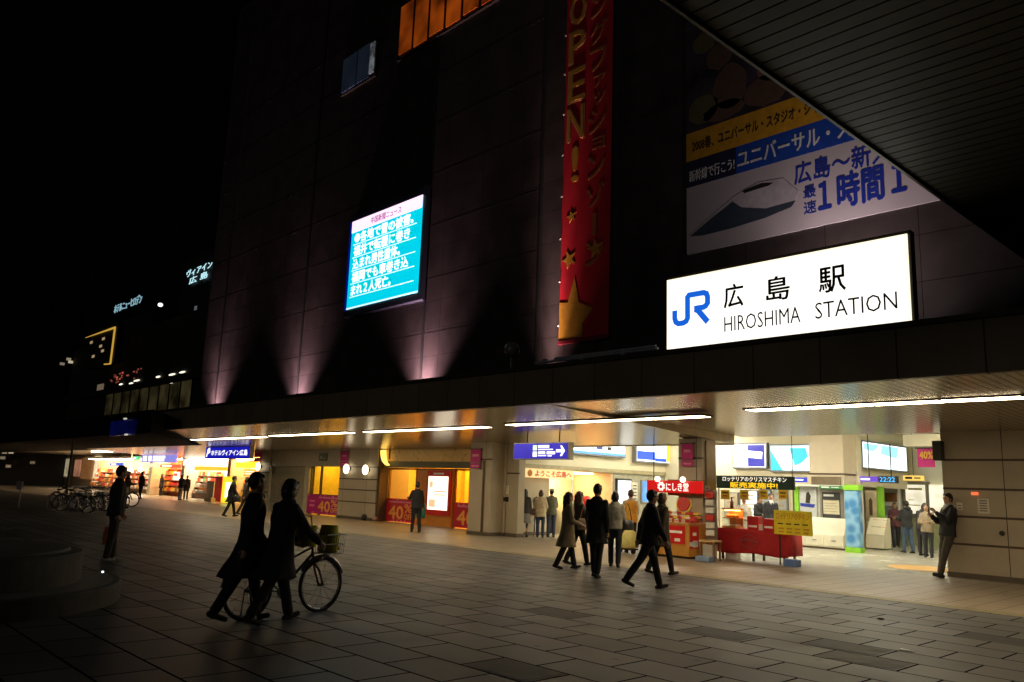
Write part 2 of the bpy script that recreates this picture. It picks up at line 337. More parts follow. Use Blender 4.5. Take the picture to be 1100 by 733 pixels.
# wall over the shutter and the yellow window
xa, xb = rect(288, 364, 490, 500, 19.8)[:2]
p = MB(); p.box(xa, xb, 19.85, 20.15, 2.28, 3.1); p.build('lintel_panel', mat('pale_lintel', (.42, .38, .30), .45, .2), B)
# E: window with a yellow room behind
ex0, ex1, _, _ = rect(331, 364, 500, 550, 19.8)
xs0, xs1, _, _ = rect(288, 330, 500, 550, 19.8)
yellow_wall = mat('yellow_room_wall', (.75, .55, .08), .6)
p = MB(); p.box(ex0, ex1, 21.6, 21.7, 0, 3.0); p.box(ex0 - .1, ex0, 20.1, 21.7, 0, 3); p.box(ex1, ex1 + .1, 21.5, 21.7, 0, 3); p.box(ex0, ex1, 20.16, 21.7, 2.75, 2.85); p.build('shop_room', yellow_wall, B)
p = MB(); p.box(ex0 + .3, ex1 - .3, 20.5, 21.2, 2.70, 2.745); p.build('room_light', glow('yellow_room_light', (1, .62, .10), 14), B)
wf = MB()
for x in (ex0, ex0 + (ex1 - ex0) * .33, ex1 - .08): wf.box(x, x + .08, 19.88, 19.98, .0, 2.28)
wf.box(ex0, ex1, 19.89, 19.97, .92, .98); wo = wf.build('window', dk_wood, B)
p = MB(); p.box(ex0 + .03, ex1 - .03, 19.92, 19.93, .1, 2.26); p.build('pane', glassm, wo)
p = MB(); p.prism([(ex0 + 1.15, 1.1), (ex0 + 2.25, 1.55), (ex0 + 2.25, 1.05)], 20.9, 21.0); p.build('stair_panel', dk_wood, B)
# G: the recessed orange entrance
gx0, gx1, _, _ = rect(406, 505, 500, 560, 19.8)
gold = mat('gold_bulkhead', (.52, .33, .11), .3, .4)
p = MB(); p.box(gx0 - .3, gx1 + 2, 19.95, 20.1, 2.55, 3.2); p.build('bulkhead', gold, B)
p = MB(); p.box(gx0 - .3, gx1 + 2, 20.02, 20.25, 2.28, 2.545); p.build('beam', mat('olive_beam', (.10, .10, .035), .4), B)
amber_wall = mat('amber_wall', (.75, .45, .08), .5)
p = MB(); p.box(-36, -23.2, 24.0, 24.1, 0, 3.2); p.box(-36.1, -36, 21.5, 24.1, 0, 3.2); p.box(-23.2, -23.1, 20.4, 24.1, 0, 3.2); p.box(-36, -23.2, 20.4, 24, 3.0, 3.1); p.build('shop_room', amber_wall, B)
for k in range(3):
    p = MB(); p.box(-34.6 + k * 4.0, -32.2 + k * 4.0, 21.2, 23.2, 2.93, 2.99); p.build('room_light', glow('amber_room_light', (1, .50, .07), 15), B)
# shop front glazing on Y = 21.6
FY = 20.35
def fx(px, py=530): return at_y(px, py, FY).x
fr = MB()
for px in (407, 415, 418, 447, 489, 505): x = fx(px); fr.box(x - .035, x + .035, FY - .04, FY + .04, 0, 2.28)
fr.box(fx(406.5), fx(512), FY - .035, FY + .035, 2.2, 2.27)
sf = fr.build('window', mat('bronze_frame', (.22, .12, .04), .35, .5), B)
p = MB(); p.box(fx(405), fx(449), FY - .006, FY + .006, .06, 2.2); p.box(fx(489), fx(512), FY - .006, FY + .006, .06, 2.2); p.build('pane', glassm, sf)
p = MB(); p.box(fx(450), fx(488), FY - .12, FY + .1, 0, 2.2); p.build('entrance_panel', orange_paint, B)
p = MB(); p.box(at_y(418, 530, 23.6).x, at_y(423, 530, 23.6).x, 23.6, 23.8, .8, 2.3); p.build('display_light', glow('white_display', (1, .95, .8), 1.6), B)
p = MB(); p.box(at_y(495, 530, 22.5).x, at_y(499, 530, 22.5).x, 22.5, 22.7, .2, 2.6); p.build('display_column', mat('yellow_column', (.8, .6, .1), .4), B)
# side reveal
p = MB(); p.box(gx0 - .45, gx0 - .02, 19.86, 20.3, 0, 3.1); p.build('reveal_panel', dk_wood, B)

# ------------------------------------------------------------------ the hall behind the open front
HZ = 4.15
p = MB(); p.box(-20.9, -20.5, 19.55, 28, 2.33, HZ); p.build('hall_wall', white_wall, B)
p = MB(); p.box(-20.5, -20.44, 19.55, 28, 2.33, 2.47); p.build('wall_band', mat('greige_band', (.42, .37, .24), .4, .3), B)
p = MB(); p.box(-20.5, -12.4, 28, 28.4, 0, HZ); p.build('hall_wall', white_wall, B)
p = MB(); p.box(-12.9, -12.6, 28.4, 33, 2.1, HZ); p.build('hall_wall', white_wall, B)
p = MB(); p.box(-17.5, -5.0, 33, 33.3, 0, HZ); p.build('hall_wall', white_wall, B)
p = MB(); p.box(-7.0, -6.8, 24.2, 33, 0, HZ); p.build('hall_wall', white_wall, B)
p = MB(); p.box(-21, -4, 19.78, 34, HZ, HZ + .1); p.build('hall_ceiling', white_wall, B)
p = MB(); p.box(-20.5, -12.25, 19.78, 19.95, 3.02, HZ); p.build('bulkhead', white_wall, B)
p = MB(); p.box(-12.2, -6.97, 20.32, 20.5, 3.33, HZ); p.build('bulkhead', white_wall, B)
p = MB(); p.box(-11.4, -7.02, 29.5, 32.98, 3.55, 3.95); p.build('ceiling_beam', white_wall, B)
# hall column with its louvred panel
hx0, hx1 = at_y(869.5, 500, 27.1).x, at_y(906, 500, 27.1).x
p = MB(); p.box(hx0, hx1, 27.1, 28.0, 0, HZ); hc = p.build('pillar', mat('pink_grey_column', (.62, .53, .40), .5, var=.03), B)
p = MB(); p.box(hx0 - .03, hx1 + .03, 27.07, 28.0, 2.45, 2.50); p.build('joint_band', dk_wood, hc)
p = MB(); p.box(hx0 + .08, hx1 - .1, 27.04, 27.09, 2.10, 2.38); p.build('louvre_panel', mat('brown_louvre', (.16, .12, .07), .4), hc)
hl = glow('hall_tube_light', (1, .94, .74), 48)
for k, (x, y) in enumerate([(-18, 21), (-18, 24), (-18, 27), (-14.6, 21.4), (-14.6, 24.2), (-10.2, 21.4), (-10.2, 24.2), (-9.2, 27.6), (-8.6, 30.5), (-12.2, 22.8)]):
    p = MB(); p.box(x - .9, x + .9, y - .18, y + .18, HZ - .05, HZ - .01); h = p.build('hall_light', hl)
    tag(h, 'long recessed white light panel on the hall ceiling', 'ceiling light', 'light panels on the hall ceiling')

# ------------------------------------------------------------------ strip lights under the canopy
def on_ceiling(px, py, slope, drop=.0):
    d = ray(px, py); z0 = 3.45 - drop + YF * slope
    t = (z0 - CAM_H) / (d.z + slope * d.y); return CAM + d * t
tube = glow('canopy_tube', (1, .80, .50), 20)
runs = [((807, 441), (1100, 425), .024, 7, 'over the main entrance'),
        ((552, 457), (755, 445.5), .056, 4, 'above the red stall and the arrow sign'),
        ((395, 464), (523, 458), .056, 4, 'above the orange shop entrance'),
        ((292, 468), (378, 464.5), .056, 4, 'above the closed shutter'),
        ((209, 472.5), (283, 469), .056, 4, 'above the blue hotel sign')]
for a, b, s, n, where in runs:
    A, Bp = on_ceiling(*a, s), on_ceiling(*b, s); y = (A.y + Bp.y) / 2
    if b[0] >= 1099: x1 = A.x + (Bp.x - A.x) * 1.5
    else: x1 = Bp.x
    z = (zl if s > .03 else zr)(y)
    L_ = empty('strip_light', 'white strip light in the canopy ceiling ' + where, 'strip light')
    hs = MB(); hs.box(A.x - .03, x1 + .03, y - .21, y + .21, z - .017, z + .03); hs.build('housing', dark_metal, L_)
    n2 = n if b[0] < 1099 else 6
    for k in range(n2):
        u0 = A.x + (x1 - A.x) * k / n2 + .03; u1 = A.x + (x1 - A.x) * (k + 1) / n2 - .03
        q = MB(); q.box(u0, u1, y - .19, y + .19, z - .022, z - .018); q.build('tube_cover', tube, L_)

# ------------------------------------------------------------------ dark soffit of the big entrance canopy overhead
O = empty('entrance_canopy', 'huge dark slatted canopy roof reaching out overhead from the station', 'canopy')
sl = MB(); y = 4.9
while y < 17.9: sl.box(-3.90, 24, y, y + .182, 6.0, 6.06); y += .205
sl.build('slatted_soffit', mat('olive_slat', (.050, .049, .022), .55, .1, .1, 3), O)
p = MB(); p.box(-3.88, 24, 4.9, 17.95, 6.08, 6.5); p.build('roof_deck', black, O)
p = MB(); p.box(-3.945, -3.91, 4.9, 17.95, 5.96, 6.5); p.build('edge_trim', mat('trim_metal', (.07, .063, .048), .4, .6), O)

# ------------------------------------------------------------------ the low dark canopy further along
LC = empty('shop_canopy', 'low dark canopy with an angled end running away beside the bicycles', 'canopy')
p = MB(); p.prism([(-32.2, 11.07), (-43.26, 17.98), (-95, 18.25), (-95, 11.07)], 3.2, 4.1, 'z'); p.build('canopy_slab', mat('black_soffit', (.008, .0075, .006), .9, spec=.1), LC)
p = MB()
for i, x in enumerate((-60, -75, -90)): p.cyl((x, 12.2), .14, 0, 3.2, 12)

# ================================================================== SIGNS AND BANNERS
ink_black = mat('ink_black', (.02, .015, .01), .5)
ink_blue = mat('ink_blue', (.015, .035, .33), .5)
ink_white = mat('ink_white', (.8, .8, .78), .5)
paint_yellow = mat('paint_yellow', (.80, .52, .03), .5)
def ribbon(pts, wd):
    P = [Vector((a, b)) for a, b in pts]; Lf, Rt = [], []
    for i, p in enumerate(P):
        d1 = (p - P[i - 1]).normalized() if i else (P[1] - P[0]).normalized(); d2 = (P[i + 1] - p).normalized() if i < len(P) - 1 else d1
        nrm = Vector((-(d1 + d2).y, (d1 + d2).x)).normalized(); k = wd / 2 / max(.5, nrm.dot(Vector((-d1.y, d1.x))))
        Lf.append(p + nrm * k); Rt.append(p - nrm * k)
    return Lf, Rt
def ribbon_mesh(mb, pts, wd, y0, y1, mi=0):
    Lf, Rt = ribbon(pts, wd); n = len(Lf)
    vs = [(p.x, y, p.y) for y in (y0, y1) for q in (Lf, Rt) for p in q]
    fs = []
    for i in range(n - 1):
        fs += [(i, i + 1, n + i + 1, n + i), (2 * n + i, 3 * n + i, 3 * n + i + 1, 2 * n + i + 1), (i, 2 * n + i, 2 * n + i + 1, i + 1), (n + i, n + i + 1, 3 * n + i + 1, 3 * n + i)]
    fs += [(0, n, 3 * n, 2 * n), (n - 1, 3 * n - 1, 4 * n - 1, 2 * n - 1)]
    mb.add(vs, fs, mi)
def arc(cx, cz, r, a0, a1, n=8): return [(cx + r * math.cos(R(a0 + (a1 - a0) * i / n)), cz + r * math.sin(R(a0 + (a1 - a0) * i / n))) for i in range(n + 1)]

def sign_mat():                                         # tubes behind the acrylic: a little weaker and creamier towards the box's edges
    m = glow('station_sign_white', (1, .97, .86), 1.5); n = m.node_tree; b = n.nodes['Principled BSDF']; L = n.links.new
    tc = n.nodes.new('ShaderNodeTexCoord'); sp_ = n.nodes.new('ShaderNodeSeparateXYZ'); L(tc.outputs['Generated'], sp_.inputs[0]); out = []
    for ax, k in (('X', 14), ('Z', 6)):
        a = n.nodes.new('ShaderNodeMath'); a.operation = 'SUBTRACT'; a.inputs[1].default_value = .5; L(sp_.outputs[ax], a.inputs[0])
        c = n.nodes.new('ShaderNodeMath'); c.operation = 'ABSOLUTE'; L(a.outputs[0], c.inputs[0])
        d = n.nodes.new('ShaderNodeMath'); d.operation = 'MULTIPLY_ADD'; d.inputs[1].default_value = -k; d.inputs[2].default_value = k * .5 + .25; d.use_clamp = True; L(c.outputs[0], d.inputs[0]); out.append(d)
    mi = n.nodes.new('ShaderNodeMath'); mi.operation = 'MINIMUM'; L(out[0].outputs[0], mi.inputs[0]); L(out[1].outputs[0], mi.inputs[1])
    r = n.nodes.new('ShaderNodeValToRGB'); r.color_ramp.elements[0].color = (.92, .78, .48, 1); r.color_ramp.elements[1].color = (1, .97, .88, 1); r.color_ramp.elements[1].position = .9
    L(mi.outputs[0], r.inputs[0]); L(r.outputs[0], b.inputs['Emission Color']); return m
# --- the station sign
sx0, sx1, sz0, sz1 = -9.08, -4.60, 4.245, 5.70
SY = YF - .02
S = empty('station_sign', 'huge white backlit station name sign with a blue logo and black characters', 'sign')
q = MB(); q.box(sx0 - .04, sx1 + .04, SY, SY + .16, sz0 - .05, sz1 + .06); q.build('housing', dark_metal, S)
q = MB(); q.box(sx0, sx1, SY - .03, SY - .004, sz0, sz1); q.build('sign_face', sign_mat(), S)
SW, SH = sx1 - sx0, sz1 - sz0
def sp(u, v): return sx0 + u * SW, sz0 + v * SH
lx, lz = sp(.030, .345); lw = SW * .185; lh = SH * .44
jr = MB(); a = lw / 1.70
P = lambda u, v: (lx + u * lw, lz + v * lh)
path = [P(.07, .50), P(.07, .26), P(.10, .15), P(.17, .09), P(.30, .09), P(.38, .13), P(.42, .22), P(.42, .84), P(.46, .90), P(.85, .90), P(.92, .86), P(.95, .76), P(.95, .58), P(.90, .50), P(.84, .47), P(.60, .47)]
ribbon_mesh(jr, path, lw * .125, SY - .052, SY - .034)
ribbon_mesh(jr, [P(.62, .44), P(.70, .40), P(.95, .02)], lw * .135, SY - .056, SY - .035)
jr.build('logo', glow('logo_blue', (.01, .13, .72), .95), S)
k_ink = mat('sign_black', (.012, .010, .008), .5)
for ch, u0, u1 in (('広', .282, .369), ('島', .470, .566), ('駅', .683, .782)):
    xa, za = sp(u0, .495); xb, zb = sp(u1, .785); letters(ch, xa, xb, za, zb, SY - .036, k_ink, S, bold=.03)
xa, za = sp(.282, .195); xb, zb = sp(.607, .385); letters('HIROSHIMA', xa, xb, za, zb, SY - .036, k_ink, S, bold=-.004)
xa, za = sp(.665, .205); xb, zb = sp(.958, .394); letters('STATION', xa, xb, za, zb, SY - .036, k_ink, S, bold=-.004)
q = MB()
for u in (.12, .41, .72): x = sp(u, 0)[0]; q.box(x - .05, x + .05, SY - .06, SY - .032, sz0 - .02, sz0 + .025)
q.build('clip', dark_metal, S)
# grey conduit lying along the coping beside the sign
C_ = MB()
for k, (xa, xb, dz) in enumerate(((-12.6, -9.25, .07), (-12.0, -9.3, .12))): C_.tube([(xa, YF - .1, 4.3 + dz), (xb, YF - .1, 4.3 + dz)], .028, 8)
for x in (-12.3, -11.2, -10.1): C_.box(x - .03, x + .03, YF - .16, YF - .05, 4.3, 4.44)
tag(C_.build('cable_conduit', mat('pale_conduit', (.55, .58, .66), .35, .4)), 'pale grey cable conduit lying on the canopy edge beside the station sign', 'conduit')

# --- news screen on the wall
x0, x1 = -29.67, -24.57; z0, z1 = 8.87, 12.81; Y = YU - .25
N = empty('news_screen', 'large cyan outdoor video screen showing white news text on the dark wall', 'screen')
q = MB(); q.box(x0 - .22, x1 + .22, Y, YU - .006, z0 - .3, z1 + .35); q.build('housing', mat('screen_housing', (.03, .03, .05), .5), N)
q = MB(); q.box(x0 - .2, x0 - .03, Y - .02, Y - .003, z0 - .02, z1 + .02); q.build('blue_border', glow('screen_blue', (.0, .01, .35), .5), N)
q = MB(); q.box(x0, x1, Y - .03, Y - .004, z0, z1); q.build('display', glow('screen_cyan', (0, .62, .80), 1.05), N)
q = MB(); q.box(x0, x1, Y - .045, Y - .032, z1 - .52, z1); q.build('title_bar', glow('screen_pink', (1, .72, .95), 1.3), N)
letters('中国新聞ニュース', x0 + 1.5, x0 + 3.7, z1 - .42, z1 - .12, Y - .047, glow('screen_magenta', (.55, .05, .35), .45), N, bold=.01)
wtxt = glow('screen_white', (1, 1, 1), 1.5)
lines = ['●各地で雪の被害。', '福井で転覆に巻き', '込まれ男性重体。', '福岡でも車巻き込', 'まれ２人死亡。']
wid = [.90, .86, .73, .86, .62]
rowh = (z1 - .52 - z0 - .5) / 5
for i, t in enumerate(lines):
    zt = z1 - .54 - i * rowh
    letters(t, x0 + .28, x0 + .28 + wid[i] * (x1 - x0 - .35), zt - rowh + .09, zt - .04, Y - .036, wtxt, N, bold=.035)
q = MB()
for i in range(5): z = z1 - .54 - (i + 1) * rowh + .03; q.box(x0 + .2, x1 - .3, Y - .042, Y - .031, z - .018, z + .018)
q.box(x0, x1, Y - .042, Y - .031, z0, z0 + .06)
q.build('ruled_line', glow('screen_line', (.8, 1, 1), 1.1), N)

# --- red vertical banner
bx0, bx1, bz0, bz1 = -17.13, -15.12, 6.18, 18.6; Y = YU - .14
BN = empty('vertical_banner', 'tall red vertical banner with yellow stars and characters on the dark wall', 'banner')
q = MB(); q.box(bx0, bx1, Y, Y + .03, bz0, bz1); q.build('banner_cloth', mat('banner_red', (.50, .008, .02), .6, var=.1, scale=1.5), BN)
byel = mat('banner_yellow', (.48, .23, .02), .55)
bcream = mat('banner_orange', (.33, .12, .03), .55); brim = mat('banner_letter_rim', (.46, .24, .11), .6)
zt = 17.9
for i, ch in enumerate('OPEN'):
    zt2 = 17.95 - i * 1.36
    letters(ch, bx0 + .16, bx0 + .86, zt2 - 1.16, zt2, Y - .004, brim, BN, bold=.06)
    letters(ch, bx0 + .18, bx0 + .84, zt2 - 1.14, zt2 - .02, Y - .014, byel, BN, bold=.0)
letters('!', bx0 + .40, bx0 + .64, 11.3, 12.5, Y - .004, byel, BN, bold=.05)
chars = 'ヤングファッションゾーン'; zt = 18.45
hts = [.95, .95, .95, .95, .6, .6, .95, .6, .95, .95, .95, .95]
for ch, h in zip(chars, hts):
    small = h < .9
    if ch == 'ー':
        q = MB(); q.box(bx0 + 1.32, bx0 + 1.47, Y - .012, Y - .003, zt - .80, zt - .08); q.build('lettering', bcream, BN)
    else: letters(ch, bx0 + (1.25 if small else 1.06), bx0 + 1.76, zt - h + .14, zt - .06, Y - .004, bcream, BN, bold=.03)
    zt -= h * .985
def star(cx, cz, r, rot=0): return [(cx + (r if k % 2 == 0 else r * .42) * math.cos(R(90 + rot + 36 * k)), cz + (r if k % 2 == 0 else r * .42) * math.sin(R(90 + rot + 36 * k))) for k in range(10)]
for cx, cz, r, rot in ((.42, 10.15, .21, 12), (.36, 8.75, .31, 20), (1.45, 8.9, .33, 8)):
    q = MB(); q.prism(star(bx0 + cx, cz, r, rot), Y - .012, Y - .003); q.build('star', byel, BN)
pts = [(bx0, bz0 + .02), (bx0, bz0 + 1.22), (bx0 + .35, bz0 + 1.18), (bx0 + .62, bz0 + 1.95), (bx0 + .82, bz0 + 1.12), (bx0 + 1.40, bz0 + .86), (bx0 + .98, bz0 + .45), (bx0 + .98, bz0 + .02)]
q = MB(); q.prism(pts, Y - .012, Y - .003); q.build('star', byel, BN)
q = MB()
for k in range(9): q.ball((bx0 - .03, Y + .0, bz0 + .5 + k * 1.42), .045, .045, .045, 8, 6)
q.build('eyelet', grey_steel, BN)
q = MB(); q.box(bx0 - .02, bx1 + .02, Y - .03, Y + .06, bz0 - .12, bz0 - .02); q.build('hem_bar', mat('hem_red', (.2, .01, .02), .5), BN)

# --- advertising poster over the sign
px0, px1, pz0, pz1 = -12.42, -5.2, 8.10, 15.1; Y = YU - .06
PO = empty('wall_poster', 'giant travel advertisement with a bullet train, blue lettering and a yellow band', 'poster')
q = MB(); q.box(px0, px1, Y, YU - .004, pz0, pz1); q.build('poster_sheet', mat('poster_pale', (.56, .50, .53), .55, var=.03, scale=1), PO)
zb = (8.10, 10.02, 10.78, 11.62)                       # white band, blue band, yellow band, picture
q = MB(); q.box(px0, px1, Y - .008, Y - .003, zb[1], zb[2]); q.build('blue_band', mat('poster_blue', (.015, .07, .42), .5), PO)
q = MB(); q.box(px0, px0 + 1.57, Y - .010, Y - .0085, zb[1], zb[2]); q.build('navy_band', mat('poster_navy', (.02, .02, .06), .5), PO)
q = MB(); q.box(px0, px1, Y - .008, Y - .003, zb[2], zb[3]); q.build('yellow_band', mat('poster_yellow', (.68, .34, .02), .5), PO)
q = MB(); q.box(px0, px1, Y - .008, Y - .003, zb[3], pz1); q.build('picture_area', mat('poster_dark_picture', (.045, .03, .05), .5, var=.7, scale=1.4), PO)
letters('新幹線で行こう!', px0 + .1, px0 + 1.52, zb[1] + .14, zb[1] + .48, Y - .012, ink_white, PO, bold=.01)
letters('ユニバーサル・スタジオ', px0 + 1.62, px0 + 5.8, zb[1] + .14, zb[2] - .14, Y - .012, ink_white, PO, bold=.03)
letters('2008春、ユニバーサル・スタジオ・ジャパン', px0 + .2, px0 + 4.3, zb[2] + .24, zb[3] - .26, Y - .010, ink_black, PO, bold=.02)
letters('広島～新大阪', px0 + 3.2, px0 + 6.05, 9.28, 9.84, Y - .005, ink_blue, PO, bold=.03)
letters('１時間１９分', px0 + 3.80, px0 + 7.1, 8.42, 9.26, Y - .005, ink_blue, PO, bold=.05)
letters('最', px0 + 3.42, px0 + 3.74, 8.86, 9.18, Y - .005, ink_blue, PO, bold=.01)
letters('速', px0 + 3.42, px0 + 3.74, 8.46, 8.78, Y - .005, ink_blue, PO, bold=.01)
# the train nose
q = MB(); q.prism([(px0 + .1, 8.62), (px0 + .7, 8.98), (px0 + 1.5, 9.42), (px0 + 2.2, 9.62), (px0 + 2.9, 9.55), (px0 + 3.3, 9.10), (px0 + 3.2, 8.86), (px0 + 2.5, 8.66), (px0 + 1.4, 8.56), (px0 + .5, 8.54)], Y - .010, Y - .003); q.build('train_body', mat('train_white', (.55, .50, .55), .5), PO)
q = MB(); q.prism([(px0 + .12, 8.60), (px0 + .8, 8.96), (px0 + 1.45, 9.28), (px0 + 1.72, 9.05), (px0 + 2.4, 8.86), (px0 + 3.22, 8.88), (px0 + 3.1, 8.74), (px0 + 2.4, 8.62), (px0 + 1.4, 8.55), (px0 + .5, 8.54)], Y - .014, Y - .0105); q.build('train_flank', mat('train_slate', (.05, .07, .10), .45), PO)
q = MB(); q.prism([(px0 + 1.75, 9.50), (px0 + 2.3, 9.57), (px0 + 2.62, 9.50), (px0 + 2.5, 9.45), (px0 + 2.1, 9.44), (px0 + 1.8, 9.42)], Y - .015, Y - .0105); q.build('train_window', ink_black, PO)
# abstract figures in the picture area
rr = random.Random(3)
pc = [mat('poster_skin', (.24, .11, .08), .5), mat('poster_red', (.18, .025, .02), .5), mat('poster_mauve', (.30, .23, .32), .5), mat('poster_brown', (.13, .075, .05), .5), mat('poster_olive', (.13, .11, .05), .5)]
for cx, cz, rx, rz, mi in ((2.55, 12.75, .30, .38, 0), (2.5, 12.1, .6, .4, 3), (1.4, 12.6, .5, .6, 3), (.55, 12.2, .45, .4, 4), (1.1, 13.6, .4, .35, 3), (3.5, 12.85, .30, .30, 1), (.6, 14.2, .35, .3, 4), (1.9, 13.7, .3, .35, 0), (1.2, 11.95, .6, .25, 3)):
    q = MB(); q.prism([(px0 + cx + rx * math.cos(2 * math.pi * k / 18) * (1 + .15 * rr.random()), cz + rz * math.sin(2 * math.pi * k / 18) * (1 + .15 * rr.random())) for k in range(18)], Y - .012, Y - .0085); q.build('picture_figure', pc[mi], PO)
q = MB(); q.prism([(px0 + 3.45, 11.75), (px0 + 4.6, 11.75), (px0 + 4.35, 12.3), (px0 + 4.0, 12.75), (px0 + 3.75, 12.45), (px0 + 3.55, 12.4)], Y - .0125, Y - .0085); q.build('picture_figure', pc[2], PO)

# --- floodlights on the canopy roof, washing the wall
def flood(x, y, z, tx, tz, power, colr, label, ang=62, mixw=(.3, .3, .25)):
    F_ = empty('floodlight', label, 'floodlight', group=None)
    q = MB(); q.box(x - .05, x + .05, y - .04, y + .04, 3.70, z - .062); q.box(x - .28, x - .24, y - .05, y + .05, z - .05, z + .22); q.box(x + .24, x + .28, y - .05, y + .05, z - .05, z + .22); q.box(x - .28, x + .28, y - .05, y + .05, z - .06, z - .02); q.build('bracket', black, F_)
    q = MB(); q.loft([(0, 0, 0, .12, .12), (0, 0, .08, .2, .2), (0, 0, .26, .25, .25)], 16)
    d = (Vector((tx, YU, tz)) - Vector((x, y, z + .1))).normalized(); M = Matrix.Translation((x, y, z + .1)) @ d.to_track_quat('Z', 'Y').to_matrix().to_4x4()
    q.xform(M); q.build('housing', black, F_, smooth=True)
    q = MB(); q.loft([(0, 0, .262, .22, .22), (0, 0, .275, .22, .22)], 16); q.xform(M); q.build('lens', glow('flood_lens', (.8, .6, .62), 1.5), F_)
    for fa, fe in zip((.8, 1.5, 2.6), mixw):               # the beam, its halo and its spill
        ld = bpy.data.lights.new('flood_lamp', 'SPOT'); ld.energy = power * fe; ld.color = colr; ld.spot_size = R(min(150, ang * fa)); ld.spot_blend = 1; ld.shadow_soft_size = .12
        lo = bpy.data.objects.new('flood_lamp', ld); col.objects.link(lo); lo.parent = F_
        lo.matrix_local = Matrix.Translation(M @ Vector((0, 0, .33))) @ (-d).to_track_quat('Z', 'Y').to_matrix().to_4x4()
pk = (1, .62, .68)
for X, e, lab in ((-42.9, 1500, 'black floodlight washing the far end of the dark wall'), (-33.75, 1700, 'black floodlight on the canopy roof below the news screen'), (-24.2, 1800, 'black floodlight at the wall joint between screen and banner')):
    flood(X + .1, YU - .42, 3.84, X - .05, 13.0, e * 3.8, pk, lab, 36, (.08, .36, .42))
flood(-17.5, YU - .55, 3.84, -17.4, 13.0, 7200, (1, .66, .62), 'black floodlight standing beside the foot of the red banner', 26, (.6, .3, .05))
flood(-8.2, YU - 1.7, 5.0, -8.0, 8.9, 430, (1, .80, .78), 'black floodlight behind the station sign aimed up at the poster', 60, (.25, .4, .35))
flood(-6.6, YU - 1.7, 5.0, -6.9, 8.6, 110, (1, .80, .78), 'smaller black floodlight aimed at the lower corner of the poster', 100)
# round security camera / lamp on the canopy edge
c = at_y(550, 376, YF + 1.2)
q = MB(); q.cyl((c.x, c.y), .03, 3.70, c.z - .15, 8); q.ball((c.x, c.y, c.z), .2, .2, .2, 14, 8)
tag(q.build('globe_lamp', mat('grey_globe', (.18, .17, .15), .3), smooth=True), 'unlit grey globe lamp on a short post at the canopy edge', 'lamp')

# --- hanging direction sign (blue, arrow) and the other hanging lightboxes
def lightbox(name, label, cat, x0, x1, z0, z1, Y, facem, ceil=None, th=.22, group=None, rods=True):
    E_ = empty(name, label, cat, group=group)
    q = MB(); q.box(x0 - .03, x1 + .03, Y, Y + th, z0 - .03, z1 + .03); q.build('frame', grey_steel, E_, bevel=.008)
    q = MB(); q.box(x0, x1, Y - .012, Y - .002, z0, z1); q.build('sign_face', facem, E_)
    if ceil:
        for u in (.2, .8): q = MB(); x = x0 + (x1 - x0) * u; q.cyl((x, Y + th / 2), .02, z1 + .02, ceil, 8); q.build('hanger', dark_metal, E_)
    return E_
gw = glow('sign_white_text', (1, .98, .95), 1.4)
x0, x1, z0, z1 = rect(552.5, 610, 476.5, 493.5, 17)
D = lightbox('direction_sign', 'blue lit hanging direction sign with pictograms and a white arrow', 'sign', x0, x1, z0 + .02, z1, 17, glow('sign_blue', (.03, .02, .62), .75, .25, 1.2), zl(17))
W_, H_ = x1 - x0, z1 - z0
def bars(rects, Y, m, parent, name='lettering'):
    q = MB()
    for a, b, c_, d_ in rects: q.box(a, b, Y - .006, Y, c_, d_)
    return q.build(name, m, parent)
U = lambda u: x0 + u * W_
V = lambda v: z0 + .02 + v * (H_ - .02)
bars([(U(.37), U(.445), V(.54), V(.88))], 16.985, glow('pict_green', (.75, 1, .7), 1.1), D, 'pictogram')
bars([(U(.37), U(.445), V(.12), V(.46))], 16.985, gw, D, 'pictogram')
bars([(U(.47), U(.67), V(.70), V(.88)), (U(.47), U(.74), V(.56), V(.63)), (U(.47), U(.60), V(.30), V(.46)), (U(.63), U(.78), V(.28), V(.46)), (U(.47), U(.62), V(.16), V(.23)), (U(.65), U(.72), V(.14), V(.22))], 16.985, gw, D)
q = MB(); zc_ = V(.5); hh = H_ * .09
q.prism([(U(.80), zc_ - hh), (U(.90), zc_ - hh), (U(.872), zc_ - 3.6 * hh), (U(.90), zc_ - 3.6 * hh), (U(.955), zc_), (U(.90), zc_ + 3.6 * hh), (U(.872), zc_ + 3.6 * hh), (U(.90), zc_ + hh), (U(.80), zc_ + hh)], 16.978, 16.985); q.build('arrow', gw, D)
x0, x1, z0, z1 = rect(221, 268, 480.5, 492.5, 17.6)
D = lightbox('hotel_sign', 'royal blue lit hanging sign with white characters near the passage shops', 'sign', x0, x1, z0, z1, 17.6, glow('hotel_blue', (.01, .012, .50), .8), zl(17.6))
letters('ホテルヴィアイン広島', x0 + .75, x1 - .2, z0 + .14, z1 - .14, 17.586, gw, D, bold=.03)
ib = MB(); ribbon_mesh(ib, [(x0 + .2, z0 + .08), (x0 + .32, z0 + .45), (x0 + .5, z0 + .5), (x0 + .55, z0 + .34), (x0 + .38, z0 + .27)], .09, 17.574, 17.586); ib.build('logo', gw, D)

